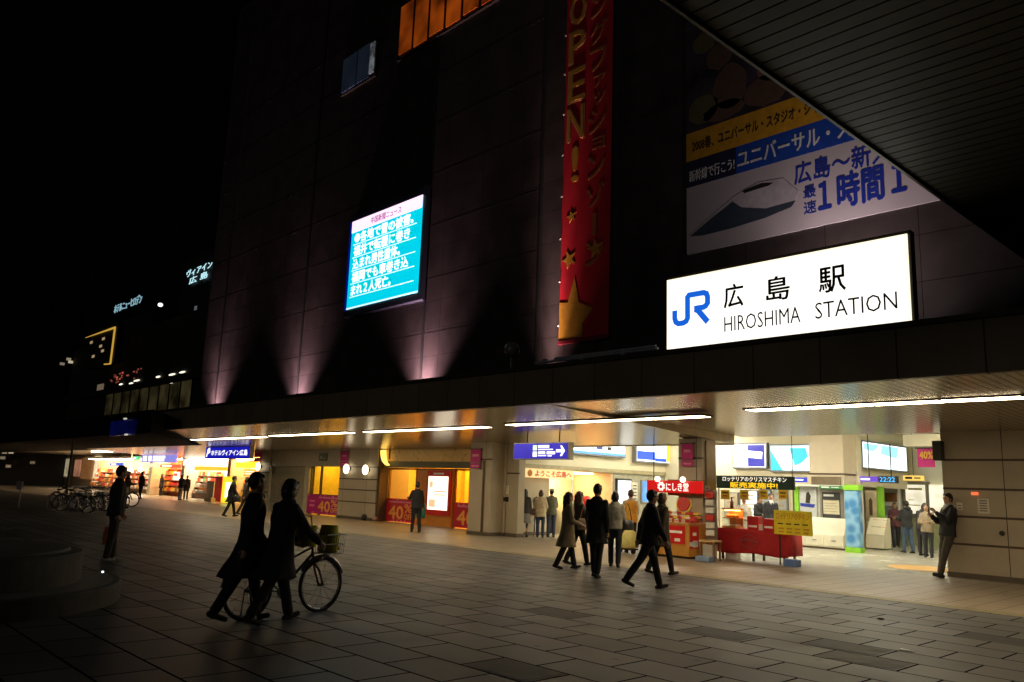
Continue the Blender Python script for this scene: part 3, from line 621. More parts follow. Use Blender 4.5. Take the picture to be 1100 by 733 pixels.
# --- magenta sale flags on the pillars
mp_text = mat('sale_pale_print', (.75, .30, .42), .6)
def flag(px, py0, py1, wpx, Y, label, bright=1.):
    x0, x1, z0, z1 = rect(px - wpx / 2, px + wpx / 2, py0, py1, Y)
    E_ = empty('sale_flag', label, 'flag', group='magenta sale flags')
    h = z1 - z0
    q = MB(); q.box(x0, x1, Y - .012, Y, z0 + h * .32, z1); q.box(x0, x1, Y - .012, Y, z0, z0 + h * .26); q.build('flag_cloth', magenta, E_)
    q = MB(); q.box(x0 - .05, x1 + .05, Y - .02, Y + .03, z1, z1 + .03); q.build('flag_bar', dark_metal, E_)
    bars([(x0 + (x1 - x0) * .2, x0 + (x1 - x0) * .8, z0 + h * .62, z0 + h * .74), (x0 + (x1 - x0) * .15, x0 + (x1 - x0) * .85, z0 + h * .08, z0 + h * .15)], Y - .013, mp_text, E_, 'print')
flag(277.5, 481, 496, 8, 19.7, 'magenta sale flag hanging on the pillar beside the shutter')
flag(370, 485, 500, 8, 19.72, 'magenta sale flag hanging between the yellow window and the granite pillar')
flag(511, 483, 503, 10.5, 18.27, 'magenta sale flag hanging on the pillar beside the orange entrance')
flag(738.5, 477, 501, 12, 18.27, 'magenta sale flag hanging on the pillar above the red stall sign')
# sale flag inside the hall
x0, x1, z0, z1 = rect(985.5, 1004, 482, 502, 23.0)
E_ = empty('sale_flag', 'magenta and orange sale flag hanging in the hall by the broad granite pier', 'flag')
q = MB(); q.box(x0, x1, 23.0, 23.012, z0, z1); q.build('flag_cloth', magenta, E_)
letters('40%', x0 + .06, x1 - .04, z0 + .22, z0 + .42, 22.998, paint_yellow, E_, bold=.04)
q = MB(); q.box(x0 - .05, x1 + .35, 22.98, 23.03, z1, z1 + .03); q.build('flag_bar', dark_metal, E_)
x0, x1, z0, z1 = rect(1004, 1014, 474, 495, 20.1)
q = MB(); q.box(x0, x1 - .02, 19.95, 20.19, z0, z1); q.box(x0 + .05, x1 - .06, 19.94, 19.955, z0 + .05, z1 - .05)
tag(q.build('wall_speaker', mat('speaker_grey', (.05, .055, .05), .6), bevel=.01), 'dark box loudspeaker mounted on the edge of the granite pier', 'loudspeaker')

# ================================================================== SHOPS UNDER THE CANOPY
# --- roller shutter
x0, x1 = xs0 + .12, xs1 - .35
SH_ = empty('roller_shutter', 'closed grey roller shutter with a pale frame beside the yellow window', 'shutter')
q = MB(); z = .14
while z < 2.2: q.box(x0, x1, 19.88, 19.92, z, z + .075); z += .085
q.build('curtain_slat', mat('shutter_grey', (.36, .32, .23), .5, .2), SH_)
q = MB(); q.box(x0, x1, 19.86, 19.95, .0, .42); q.build('bottom_rail', mat('shutter_rail', (.44, .40, .30), .45, .2), SH_)
q = MB(); q.box(x0 - .12, x0 - .01, 19.8, 20.0, 0, 2.27); q.box(x1 + .01, x1 + .33, 19.8, 20.0, 0, 2.27); q.build('frame', mat('shutter_frame', (.55, .50, .38), .4, .2), SH_)
# pictogram plate over the window
x0, x1, z0, z1 = rect(343, 351.5, 487, 495.5, 19.82)
q = MB(); q.box(x0, x1, 19.80, 19.845, z0, z1)
PL = q.build('pictogram_sign', mat('dull_green_sign', (.10, .13, .09), .4)); tag(PL, 'small dull green pictogram plate above the yellow window', 'sign')
bars([(x0 + .12, x0 + .32, z0 + .1, z1 - .12), (x0 + .42, x0 + .58, z0 + .1, z1 - .2)], 19.799, mat('plate_pale', (.32, .36, .28), .5), PL, 'pictogram')
# wall lamps on the stone
lampm = glow('wall_lamp_glass', (1, .86, .58), 3.2)
for px, py, Y, lab in ((374, 504, 19.72, 'round white wall lamp nearest the sale flag on the granite wall'), (394.5, 505, 19.72, 'round white wall lamp on the middle of the granite wall'), (279, 501.5, 19.7, 'round white wall lamp on the pillar beside the shutter')):
    c = at_y(px, py, Y); q = MB(); q.cyl((0, 0), .1, 0, .06, 14); q.xform(Matrix.Translation((c.x, Y + .07, c.z)) @ Matrix.Rotation(R(90), 4, 'X'))
    E_ = empty('wall_lamp', lab, 'wall lamp'); q.build('bracket', dark_metal, E_)
    q = MB(); q.ball((c.x, Y - .1, c.z), .17, .12, .22, 14, 10); q.build('lamp_shade', lampm, E_, smooth=True)
# curved amber sconce over the orange entrance
c = at_y(415, 491, 19.85); q = MB(); pts = [Vector((c.x - .18 + .5 * (1 - math.cos(R(t))), 19.8, c.z + .28 - .62 * math.sin(R(t)))) for t in range(0, 91, 15)]
q.tube(pts, [.13, .125, .12, .11, .09, .06, .03], 10); E_ = empty('curved_sconce', 'curved amber glowing sconce above the orange shop entrance', 'wall lamp')
q.build('lamp_shade', glow('sconce_amber', (1, .62, .12), 1.8), E_, smooth=True); q = MB(); q.box(c.x - .3, c.x + .1, 19.9, 19.945, c.z - .1, c.z + .35); q.build('back_plate', gold, E_)

# --- forty percent banners on the glass
def sale_banner(x0, x1, z0, z1, Y, m, label, side=True):
    E_ = empty('sale_banner', label, 'banner')
    q = MB(); q.box(x0, x1, Y - .012, Y, z0, z1); q.build('banner_cloth', m, E_)
    w_ = x1 - x0; h = z1 - z0
    yl = mat('sale_orange', (.85, .38, .06), .5)
    xa = x0 + w_ * (.36 if side else .1)
    letters('40', xa, xa + (x1 - xa) * .56, z0 + h * .12, z0 + h * .68, Y - .013, yl, E_, bold=.06)
    letters('%', xa + (x1 - xa) * .60, xa + (x1 - xa) * .90, z0 + h * .42, z0 + h * .78, Y - .013, yl, E_, bold=.06)
    letters('OFF', xa + (x1 - xa) * .60, xa + (x1 - xa) * .92, z0 + h * .12, z0 + h * .36, Y - .013, yl, E_, bold=.05)
    pk_ = mat('sale_pink', (.72, .20, .34), .5)
    bars([(xa, x1 - w_ * .06, z0 + h * .82, z0 + h * .90)] + ([(x0 + w_ * .08, x0 + w_ * .24, z0 + h * .60, z0 + h * .70), (x0 + w_ * .08, x0 + w_ * .24, z0 + h * .36, z0 + h * .48)] if side else []), Y - .013, pk_, E_, 'print')
    q = MB(); rr = random.Random(int(abs(x0) * 10))
    for k in range(9): u, v = rr.random(), rr.choice((.06, .94)); q.prism([(x0 + w_ * (.04 + .92 * u) + .045 * math.cos(2 * math.pi * i / 8), z0 + h * v + .045 * math.sin(2 * math.pi * i / 8)) for i in range(8)], Y - .016, Y - .012)
    q.build('dot_pattern', pk_, E_)
sale_banner(ex0 - .05, ex1 + .1, .08, .96, 19.84, mat('banner_magenta', (.42, .01, .15), .55), 'magenta forty percent banner under the lit yellow window')
red_b = mat('banner_bright_red', (.55, .012, .03), .55)
sale_banner(fx(405), fx(449) - .05, .03, .98, FY - .05, red_b, 'red forty percent banner on the orange entrance beside the sitting figure')
sale_banner(fx(489) + .05, fx(489) + 2.1, .03, .98, FY - .05, red_b, 'red forty percent banner between the orange panel and the pillar', side=False)
# lit poster in its red frame on the orange panel
x0, x1, z0, z1 = rect(461, 482, 512, 548, FY - .15)
E_ = empty('lit_poster', 'bright white lit poster in a red frame on the orange panel', 'poster')
q = MB(); q.box(x0 - .12, x1 + .12, FY - .2, FY - .125, z0 - .2, z1 + .22); q.build('frame', red_paint, E_)
q = MB(); q.box(x0, x1, FY - .215, FY - .202, z0, z1); q.build('poster_sheet', glow('poster_white', (1, .92, .72), 1.8), E_)
bars([(x0 + .1, x0 + .3, z1 - .45, z1 - .2), (x0 + .4, x1 - .1, z1 - .62, z1 - .56), (x0 + .4, x1 - .1, z1 - .75, z1 - .7), (x0 + .08, x0 + .5, z0 + .1, z0 + .4)], FY - .216, glow('poster_peach', (1, .6, .35), .9), E_, 'print')
bars([(x0 + .3, x1 - .3, z1 + .07, z1 + .14)], FY - .201, ink_white, E_, 'lettering')

# --- plain plates on the pale pier
x0, x1, z0, z1 = rect(542.5, 547, 521.5, 531, 18.99)
q = MB(); q.box(x0, x1, 18.97, 18.998, z0, z1); P1 = q.build('notice', mat('notice_paper', (.66, .62, .48), .6)); tag(P1, 'small pale notice on the narrow wall beside the welcome shop', 'notice')
bars([(x0 + .03, x1 - .03, z0 + .1 + .06 * k, z0 + .12 + .06 * k) for k in range(4)], 18.969, mat('notice_grey_print', (.3, .28, .22), .6), P1, 'print')
x0, x1, z0, z1 = rect(541.5, 546, 534, 539, 18.99)
q = MB(); q.box(x0, x1, 18.95, 18.998, z0, z1); q.box(x0 + .03, x1 - .03, 18.93, 18.952, z0 + .03, z1 - .03)
tag(q.build('intercom', black), 'small black box on the narrow wall below the pale notice', 'intercom')
# paper on the broad pier and small fittings
x0, x1, z0, z1 = rect(1050.5, 1063, 536, 552, 20.19)
q = MB(); q.box(x0, x1, 20.17, 20.192, z0, z1); P1 = q.build('notice', mat('white_notice', (.72, .68, .56), .6)); tag(P1, 'white paper notice on the broad granite pier beside the leaning man', 'notice')
bars([(x0 + .04, x1 - .04, z0 + .05 + .055 * k, z0 + .075 + .055 * k) for k in range(5)], 20.169, mat('notice_dark_print', (.22, .2, .17), .6), P1, 'print')
c = at_y(1047.5, 530.5, 20.19); q = MB(); q.box(c.x - .07, c.x + .07, 20.165, 20.19, c.z - .03, c.z + .03)
tag(q.build('indicator_light', glow('red_indicator', (1, .18, .06), 1.1)), 'small red indicator light on the granite pier above the notice', 'light')
c = at_y(1076.5, 573, 20.19); q = MB(); q.cyl((0, 0), .05, 0, .05, 12); q.xform(Matrix.Translation((c.x, 20.2, c.z)) @ Matrix.Rotation(R(90), 4, 'X'))
tag(q.build('key_socket', black), 'small round black socket low on the granite pier', 'socket')

# --- welcome shop on the hall's side wall (plane X = -20.5, running along +Y)
WS = empty('souvenir_shop', 'bright souvenir counter shop under a red and cream welcome sign', 'shop')
T = wall_turn(-20.5, 0)
def wy(px, py=530): return at_x(px, py, -20.5).y
a, b = 19.6, wy(614)
q = MB(); q.box(-23.0, -20.55, a - .1, a, 0, 2.33); q.box(-23.0, -20.52, b, b + .12, 0, 2.33); q.box(-23.0, -22.9, a, b, 0, 2.33); q.box(-23.0, -20.52, a, b, 2.3, 2.329); q.build('shop_room', white_wall, WS)
q = MB(); q.box(-22.6, -21.2, a + .4, b - .4, 2.24, 2.285); q.build('room_light', glow('shop_light', (1, .78, .36), 24), WS)
q = MB(); q.box(-21.9, -21.3, a + 1.2, b - .05, 0, .95); q.build('counter', mat('navy_counter', (.03, .03, .07), .4), WS)
q = MB(); q.box(-21.95, -21.25, a + 1.15, b - .02, .95, 1.0); q.build('counter_top', mat('pale_counter', (.6, .5, .35), .4), WS)
q = MB(); q.box(-22.88, -22.82, a + 1.0, a + 1.75, 1.2, 1.75); q.build('menu_board', black, WS)
for z in (.5, .95, 1.4, 1.85):
    q = MB(); q.box(-22.88, -22.5, a + .05, a + .9, z, z + .03); q.box(-22.88, -22.5, a + 1.9, b - .1, z, z + .03); q.build('shelf', white_paint, WS)
# welcome sign band
s0, s1 = a + .02, b - .02
q = MB(); q.box(-20.56, -20.40, s0, s1, 2.0, 2.31); q.build('sign_board', glow('welcome_cream', (1, .66, .30), .9, .2, 1.5), WS)
letters('ようこそ広島へ', s0 + .62, s1 - .12, 2.05, 2.26, 0, mat('welcome_red', (.55, .03, .01), .5), WS, bold=.05, M=wall_turn(-20.398, 0))
q = MB(); q.prism([(s0 + .36 + .12 * math.cos(2 * math.pi * k / 14), 2.15 + .12 * math.sin(2 * math.pi * k / 14)) for k in range(14)], -20.398, -20.39, 'x'); q.build('round_mark', mat('mark_orange', (.6, .22, .02), .5), WS)
rr = random.Random(5)
pal = [mat('pack_red', (.55, .04, .03), .5), mat('pack_orange', (.75, .30, .04), .5), mat('pack_yellow', (.78, .58, .08), .5), mat('pack_white', (.75, .72, .64), .5), mat('pack_green', (.12, .3, .08), .5), mat('pack_brown', (.25, .12, .05), .5)]
def packet(x, y, z, w_, d_, h, m, label, group, lid=True):
    q = MB(); q.box(x - w_ / 2, x + w_ / 2, y - d_ / 2, y + d_ / 2, z, z + h)
    o = q.build('gift_box', m, bevel=.006); tag(o, label, 'box', group)
    return o
sh_l = 'small gift box on the shelves inside the welcome shop'
for z in (.53, .98, 1.43):
    for k in range(4): packet(-22.68, a + .18 + .2 * k, z, .26, .17, rr.uniform(.12, .3), rr.choice(pal), sh_l, 'boxes on the welcome shop shelves')
    for k in range(3): packet(-22.68, a + 2.0 + .2 * k, z, .26, .17, rr.uniform(.12, .3), rr.choice(pal), sh_l, 'boxes on the welcome shop shelves')
# next bay along the side wall: orange lit stand with red lanterns
a2, b2 = b + .15, wy(657)
WS2 = empty('snack_shop', 'amber lit snack shop bay next to the welcome shop', 'shop')
q = MB(); q.box(-23, -22.9, a2, b2, 0, 2.33); q.box(-23, -20.52, b2, b2 + .1, 0, 2.33); q.box(-23, -20.52, a2, b2, 2.3, 2.329); q.build('shop_room', mat('snack_wall', (.55, .42, .28), .5), WS2)
q = MB(); q.box(-22.4, -21.2, a2 + .3, b2 - .3, 2.24, 2.285); q.build('room_light', glow('snack_light', (1, .70, .32), 18), WS2)
q = MB(); q.box(-21.4, -20.8, a2 + .1, b2 - .1, 0, 1.0); q.build('counter', mat('peach_counter', (.62, .34, .16), .45), WS2)
q = MB(); q.box(-22.5, -22.3, a2 + .4, b2 - .5, .9, 1.9); q.build('display_case', mat('case_grey', (.35, .4, .42), .25, .2), WS2)
for k, (dy, z) in enumerate(((.9, 1.25), (.95, .62))):
    q = MB(); q.loft([(-20.72, a2 + dy, z - .17, .08, .08), (-20.72, a2 + dy, z - .1, .17, .17), (-20.72, a2 + dy, z + .1, .17, .17), (-20.72, a2 + dy, z + .17, .08, .08)], 14)
    o = q.build('paper_lantern', mat('lantern_red', (.62, .03, .02), .5), smooth=True); tag(o, 'red paper lantern hanging at the snack shop counter' if k == 0 else 'lower red paper lantern at the snack shop counter front', 'lantern')
# doors and lit poster past the snack shop
a3 = b2 + .12
q = MB(); q.box(-20.75, -20.52, a3, 28, 0, 2.33); q.build('hall_wall', mat('grey_green_wall', (.36, .35, .27), .45), B)
E_ = empty('lit_poster', 'white lit poster on the side wall behind the grey jacket woman', 'poster')
y0, y1 = wy(662), wy(676)
q = MB(); q.box(-20.52, -20.42, y0 - .05, y1 + .05, .75, 2.12); q.build('frame', black, E_)
q = MB(); q.box(-20.418, -20.405, y0, y1, .85, 2.05); q.build('poster_sheet', glow('lit_white', (.9, .95, 1), 1.25), E_)
E_ = empty('blue_poster', 'blue lit poster on the side wall beside the red stall sign', 'poster')
y0, y1 = wy(688), wy(694)
q = MB(); q.box(-20.52, -20.44, y0, y1 + .5, 1.2, 2.12); q.build('frame', grey_steel, E_)
q = MB(); q.box(-20.438, -20.425, y0 + .05, y1 + .45, 1.25, 2.07); q.build('poster_sheet', glow('lit_blue', (.1, .35, .9), .9, .4, 3), E_)

# --- lightboxes high on the hall walls
def side_box(px0, px1, z0, z1, label, face, extras):
    E_ = empty('advert_lightbox', label, 'lightbox', group='advert lightboxes in the hall')
    y0, y1 = wy(px0, 485), wy(px1, 485)
    q = MB(); q.box(-20.5, -20.3, y0 - .06, y1 + .06, z0 - .06, z1 + .06); q.build('frame', mat('lightbox_frame', (.25, .25, .28), .35, .6), E_)
    q = MB(); q.box(-20.298, -20.285, y0, y1, z0, z1); q.build('sign_face', face, E_)
    for (u0, u1, v0, v1, m) in extras:
        q = MB(); q.box(-20.284, -20.278, y0 + u0 * (y1 - y0), y0 + u1 * (y1 - y0), z0 + v0 * (z1 - z0), z0 + v1 * (z1 - z0)); q.build('printed_area', m, E_)
bright = glow('advert_white', (.92, .97, 1), 1.7)
ablue = glow('advert_blue', (.02, .10, .75), .9); askyb = glow('advert_sky', (.12, .42, .85), 1.0); ayel = glow('advert_yellow', (1, .75, .05), 1.1)
side_box(600, 667, 2.98, 3.6, 'wide white and blue advert lightbox above the welcome shop', bright, [(.0, 1, 0, .14, askyb), (.52, .62, .32, .55, ink_blue), (.70, .76, .3, .5, ink_black)])
side_box(680, 726.5, 2.86, 3.66, 'advert lightbox with a blue field and a yellow drink glass', bright, [(0, .4, .08, .5, ablue), (.4, .66, .03, .2, ablue), (.66, .78, .05, .95, ayel), (.86, 1, .6, .95, askyb)])
def back_box(px0, px1, pt, pb, Y, label, face, extras):
    x0, x1, z0, z1 = rect(px0, px1, pt, pb, Y - .2)
    E_ = empty('advert_lightbox', label, 'lightbox', group='advert lightboxes in the hall')
    q = MB(); q.box(x0 - .06, x1 + .06, Y - .18, Y, z0 - .06, z1 + .06); q.build('frame', MATS['lightbox_frame'], E_)
    q = MB(); q.box(x0, x1, Y - .2, Y - .184, z0, z1); q.build('sign_face', face, E_)
    for (pts, m) in extras:
        q = MB(); q.prism([(x0 + u * (x1 - x0), z0 + v * (z1 - z0)) for u, v in pts], Y - .208, Y - .2015); q.build('printed_area', m, E_)
back_box(788, 822, 477.5, 502, 28, 'white advert lightbox with a violet right half in the hall', bright, [([(.46, .03), (.98, .03), (.98, .97), (.46, .97)], glow('advert_violet', (.06, .06, .50), .8)), ])
x0, x1, z0, z1 = rect(788, 822, 477.5, 502, 27.8)
q = MB(); q.prism([(x0 + .48 * (x1 - x0), z0 + .42 * (z1 - z0)), (x0 + .9 * (x1 - x0), z0 + .36 * (z1 - z0)), (x0 + .92 * (x1 - x0), z0 + .66 * (z1 - z0)), (x0 + .48 * (x1 - x0), z0 + .72 * (z1 - z0))], 27.782, 27.79); q.build('printed_area', bright, [o for o in col.objects if o.name.startswith('advert_lightbox') and not o.parent][-1])
acy = glow('advert_cyan', (.05, .55, .70), 1.1)
back_box(828, 870, 479, 505.5, 28, 'pale aqua advert lightbox beside the hall column', glow('advert_aqua', (.62, .92, .98), 1.35), [([(0, 0), (.3, 0), (.08, .6), (0, .8)], acy), ([(.5, .9), (.62, .2), (.78, .3), (.95, .55), (.9, .9)], acy), ([(.1, .95), (.42, .95), (.62, .05), (.34, .05)], bright)])
# big aqua box along the corridor wall
E_ = empty('advert_lightbox', 'largest advert lightbox, white and aqua, above the digital clock', 'lightbox', group='advert lightboxes in the hall')
q = MB(); q.box(-12.6, -12.42, 28.5, 32.4, 2.72, 3.72); q.build('frame', MATS['lightbox_frame'], E_)
q = MB(); q.box(-12.418, -12.40, 28.56, 32.34, 2.78, 3.66); q.build('sign_face', glow('advert_white2', (.85, .97, 1), 1.9), E_)
q = MB(); q.prism([(28.6, 3.4), (29.4, 3.35), (29.9, 3.62), (28.6, 3.62)], -12.399, -12.392, 'x'); q.prism([(30, 3.3), (31.4, 3.2), (31.6, 3.62), (30.1, 3.62)], -12.399, -12.392, 'x'); q.build('printed_area', glow('advert_sky2', (.30, .75, .9), 1.4), E_)
# flat sign band and digital clock under it
E_ = empty('digital_clock', 'dark digital clock with glowing blue digits in the hall', 'clock')
x0, x1, z0, z1 = rect(943.5, 963, 511.5, 519, 28.2)
q = MB(); q.box(x0, x1, 28.2, 28.4, z0, z1); q.build('housing', black, E_)
letters('22:22', x0 + .05, x1 - .05, z0 + .04, z1 - .04, 28.197, glow('clock_blue', (.05, .45, 1), 1.2), E_, bold=.02)
q = MB(); q.cyl((x0 + .4, 28.3), .02, z1, 3.55, 8); q.build('hanger', dark_metal, E_)
E_ = empty('violet_sign', 'violet and white hanging sign beside the digital clock', 'sign')
x0, x1, z0, z1 = rect(923.5, 942, 512, 517.5, 28.2)
q = MB(); q.box(x0, x1, 28.2, 28.35, z0, z1); q.build('sign_face', glow('violet_face', (.15, .06, .65), .8), E_)
bars([(x0 + .04, x0 + (x1 - x0) * .6, z0 + .05, z1 - .06)], 28.198, gw, E_)
q = MB(); q.cyl((x0 + .3, 28.28), .02, z1, 3.9, 8); q.build('hanger', dark_metal, E_)

# --- ticket counter with posters and racks
lime = mat('lime_green_frame', (.22, .52, .03), .45)
TK = empty('ticket_counter', 'white ticket counter with drawers and lime green frame in the hall', 'counter')
x0, x1, _, _ = rect(846, 906, 560, 590, 26.3)
q = MB(); q.box(x0, x1, 26.3, 26.9, .06, .46); q.build('cabinet', cream_paint, TK, bevel=.01)
q = MB(); q.prism([(26.34, .47), (26.9, .47), (26.9, 1.0), (26.62, 1.0)], x0, x1, 'x'); q.build('sloped_top', cream_paint, TK)
n = 3
for k in range(n):
    u0 = x0 + (x1 - x0) * k / n + .03; u1 = x0 + (x1 - x0) * (k + 1) / n - .03
    q = MB(); q.box(u0, u1, 26.275, 26.298, .1, .43); d_ = q.build('drawer', cream_paint, TK, bevel=.006)
    q = MB(); q.box((u0 + u1) / 2 - .07, (u0 + u1) / 2 + .07, 26.25, 26.274, .27, .30); q.build('handle', grey_steel, d_)
q = MB(); q.box(x0, x1, 26.32, 26.9, 0, .058); q.build('plinth', dk_wood, TK)
q = MB(); q.box(x0, x1 + .1, 26.95, 27.05, 1.0, 2.02); q.build('back_panel', mat('pale_back', (.62, .60, .52), .4), TK)
q = MB(); q.box(x0 - .1, x1 + .25, 26.6, 27.0, 2.03, 2.09); q.build('cornice', white_paint, TK)
xa, xb = at_y(853, 540, 26.94).x, at_y(858.5, 540, 26.94).x
q = MB(); q.box(xa, xb, 26.9, 26.945, .9, 2.02); q.build('lime_post', lime, TK)
E_ = empty('framed_map', 'tall framed black and cream notice behind the ticket counter', 'notice board')
x0, x1, z0, z1 = rect(881, 905.5, 526.5, 561, 26.86)
q = MB(); q.box(x0, x1, 26.86, 26.94, z0, z1); q.build('frame', grey_steel, E_, bevel=.01)
q = MB(); q.box(x0 + .08, x1 - .08, 26.85, 26.858, z0 + .1, z1 - .08); q.build('dark_sheet', mat('map_black', (.04, .04, .04), .4), E_)
q = MB(); q.box(x0 + .12, x1 - .12, 26.842, 26.849, z0 + .26, z1 - .34); q.build('cream_sheet', mat('map_cream', (.62, .58, .42), .5), E_)
bars([(x0 + .16, x1 - .2, z0 + .34 + .09 * k, z0 + .36 + .09 * k) for k in range(5)], 26.841, mat('map_print', (.4, .3, .18), .5), E_, 'print')
bars([(x0 + .14, x1 - .3, z1 - .22, z1 - .15)], 26.849, ink_white, E_, 'lettering')
E_ = empty('woman_poster', 'pale poster with a slim dark figure and a blue shape behind the counter', 'poster')
x0, x1, z0, z1 = rect(859.5, 877.5, 521, 560, 26.9)
q = MB(); q.box(x0, x1, 26.89, 26.945, z0, z1); q.build('poster_sheet', mat('pale_blue_poster', (.55, .58, .58), .4), E_)
xm = (x0 + x1) / 2
q = MB(); q.prism([(xm - .1, z0 + .62), (xm + .05, z0 + .6), (xm + .1, z0 + .85), (xm + .02, z0 + 1.0), (xm - .06, z0 + .95)], 26.88, 26.888); q.build('printed_figure', ink_black, E_)
q = MB(); q.prism([(xm - .28, z0 + .5), (xm + .2, z0 + .46), (xm + .25, z0 + .58), (xm - .3, z0 + .6)], 26.88, 26.888); q.build('printed_shape', ink_blue, E_)
# brochures on the slope
for k in range(4):
    bx = at_y(888 + (k % 2) * 9.5, 568, 26.5).x
    if k < 2:
        q = MB(); q.prism([(26.40, .58), (26.41, .575), (26.53, .80), (26.52, .805)], bx - .13, bx + .13, 'x'); o = q.build('brochure_holder', mat('brochure_%d' % k, ((.35, .38, .30), (.45, .32, .2))[k], .5)); tag(o, ('grey green brochure holder on the ticket counter slope', 'brown brochure holder on the ticket counter slope beside the blue column')[k], 'brochure holder')
# blue patterned pillar wrap
def bubble_mat():
    m = bpy.data.materials.new('blue_bubble_print'); m.use_nodes = True; n = m.node_tree; b = n.nodes['Principled BSDF']
    tc = n.nodes.new('ShaderNodeTexCoord'); vo = n.nodes.new('ShaderNodeTexVoronoi'); vo.inputs['Scale'].default_value = 3.4; r = n.nodes.new('ShaderNodeValToRGB')
    r.color_ramp.elements[0].position = .3; r.color_ramp.elements[0].color = (.05, .20, .46, 1); r.color_ramp.elements[1].position = .75; r.color_ramp.elements[1].color = (.24, .46, .66, 1)
    n.links.new(tc.outputs['Object'], vo.inputs['Vector']); n.links.new(vo.outputs['Distance'], r.inputs[0]); n.links.new(r.outputs[0], b.inputs['Base Color']); b.inputs['Roughness'].default_value = .4
    return m
BP = empty('advert_column', 'square advert column with blue bubble print and lime green ends', 'advert column')
x0, x1, _, _ = rect(908, 922.5, 525, 588, 25.7)
q = MB(); q.box(x0, x1, 25.7, 25.98, .16, 1.93); q.build('blue_wrap', bubble_mat(), BP)
q = MB(); q.box(x0 - .03, x1 + .03, 25.67, 26.0, 0, .158); q.build('base', lime, BP)
q = MB(); q.box(x0 - .03, x1 + .03, 25.67, 26.0, 1.932, 2.1); q.build('cap', lime, BP)
# brochure rack and tan poster, lime post further right
BR = empty('brochure_rack', 'small white brochure rack beyond the blue advert column', 'rack')
x0, x1, _, _ = rect(930, 949, 560, 590, 28.2)
q = MB(); q.box(x0, x1, 28.2, 28.8, .05, .5); q.build('cabinet', cream_paint, BR)
q = MB(); q.prism([(28.25, .51), (28.8, .51), (28.8, 1.05), (28.6, 1.05)], x0, x1, 'x'); q.build('sloped_top', cream_paint, BR)
for k in range(3):
    for j in range(2):
        u = x0 + .12 + k * (x1 - x0 - .1) / 3; q = MB(); yb = 28.31 + j * .15; zb_ = .58 + j * .23
        q.prism([(yb, zb_), (yb + .02, zb_), (yb + .12, zb_ + .18), (yb + .1, zb_ + .18)], u, u + .15, 'x'); q.build('brochure', rr.choice(pal), BR)
x0, x1, z0, z1 = rect(930, 942, 527, 560, 28.85)
q = MB(); q.box(x0, x1, 28.82, 28.88, z0, z1); P1 = q.build('tan_poster', mat('tan_poster_print', (.50, .42, .26), .5, var=.2)); tag(P1, 'tan poster with a small standing figure above the brochure rack', 'poster')
xm = (x0 + x1) / 2; q = MB(); q.prism([(xm - .06, z0 + .2), (xm + .05, z0 + .2), (xm + .06, z0 + .7), (xm, z0 + .82), (xm - .06, z0 + .7)], 28.81, 28.819); q.build('printed_figure', dk_wood, P1)
LP = MB(); x0, x1, _, _ = rect(943, 950, 520, 585, 28.95); LP.box(x0, x1, 28.95, 29.02, 0, 2.12); LP.box(x0 - .02, x1 + .02, 28.93, 29.04, 0, .1)
tag(LP.build('lime_gateway', lime), 'lime green gateway post beside the brochure rack', 'gateway')
# counters / shop at the end wall: white lit windows
EW = empty('ticket_window', 'bright ticket windows with grey frames at the end of the hall', 'ticket window')
x0, x1, z0, z1 = rect(974, 995, 521, 552, 32.9)
q = MB(); q.box(x0 - .12, x1 + .12, 32.85, 32.995, z0 - .12, z1 + .12); q.build('frame', mat('bronze_grey', (.22, .20, .14), .4, .3), EW)
q = MB(); q.box(x0, x1, 32.82, 32.845, z0, z1); q.build('pane', glow('window_white', (1, .93, .72), .85, .3, 2.5), EW)
x2, x3 = at_y(999, 530, 32.9).x, at_y(1016, 530, 32.9).x
q = MB(); q.box(x2, x3, 32.82, 32.99, z0, z1 + .02); q.build('pane', MATS['window_white'], EW)
bars([(x0 + .1, x1 - .2, z0 + .3, z0 + .34), (x0 + .1, x1 - .4, z0 + .5, z0 + .53), (x0 + .1, x1 - .1, z1 - .2, z1 - .12)], 32.818, mat('window_print', (.45, .4, .2), .5), EW, 'print')
q = MB(); q.box(x0 - .3, x3, 32.5, 32.98, 0, z0 - .2); q.build('counter', mat('olive_counter', (.34, .36, .20), .4), EW)
VM = empty('shop_rack', 'white goods rack in the far shop beside the lime gateway', 'rack')
x0, x1, _, z1 = rect(951, 967, 521, 575, 32.7)
q = MB(); q.box(x0, x1, 32.6, 32.98, 0, z1); q.build('cabinet', white_paint, VM)
for k in range(3):
    q = MB(); q.box(x0 + .05, x1 - .05, 32.56, 32.598, .6 + .5 * k, .95 + .5 * k); q.build('goods_row', [MATS['pack_white'], MATS['case_grey'], MATS['pack_brown']][k], VM)
# orange mat on the floor by the pier
c = at_z(993, 611); q = MB(); q.tube([(c.x, c.y, .003), (c.x, c.y, .012)], [.85, .84], 28)
tag(q.build('round_mat', mat('mat_orange', (.62, .34, .06), .5)), 'round orange floor marker beside the leaning man', 'floor marker')

# ------------------------------------------------------------------ the clutter of a busy station
rr = random.Random(21)
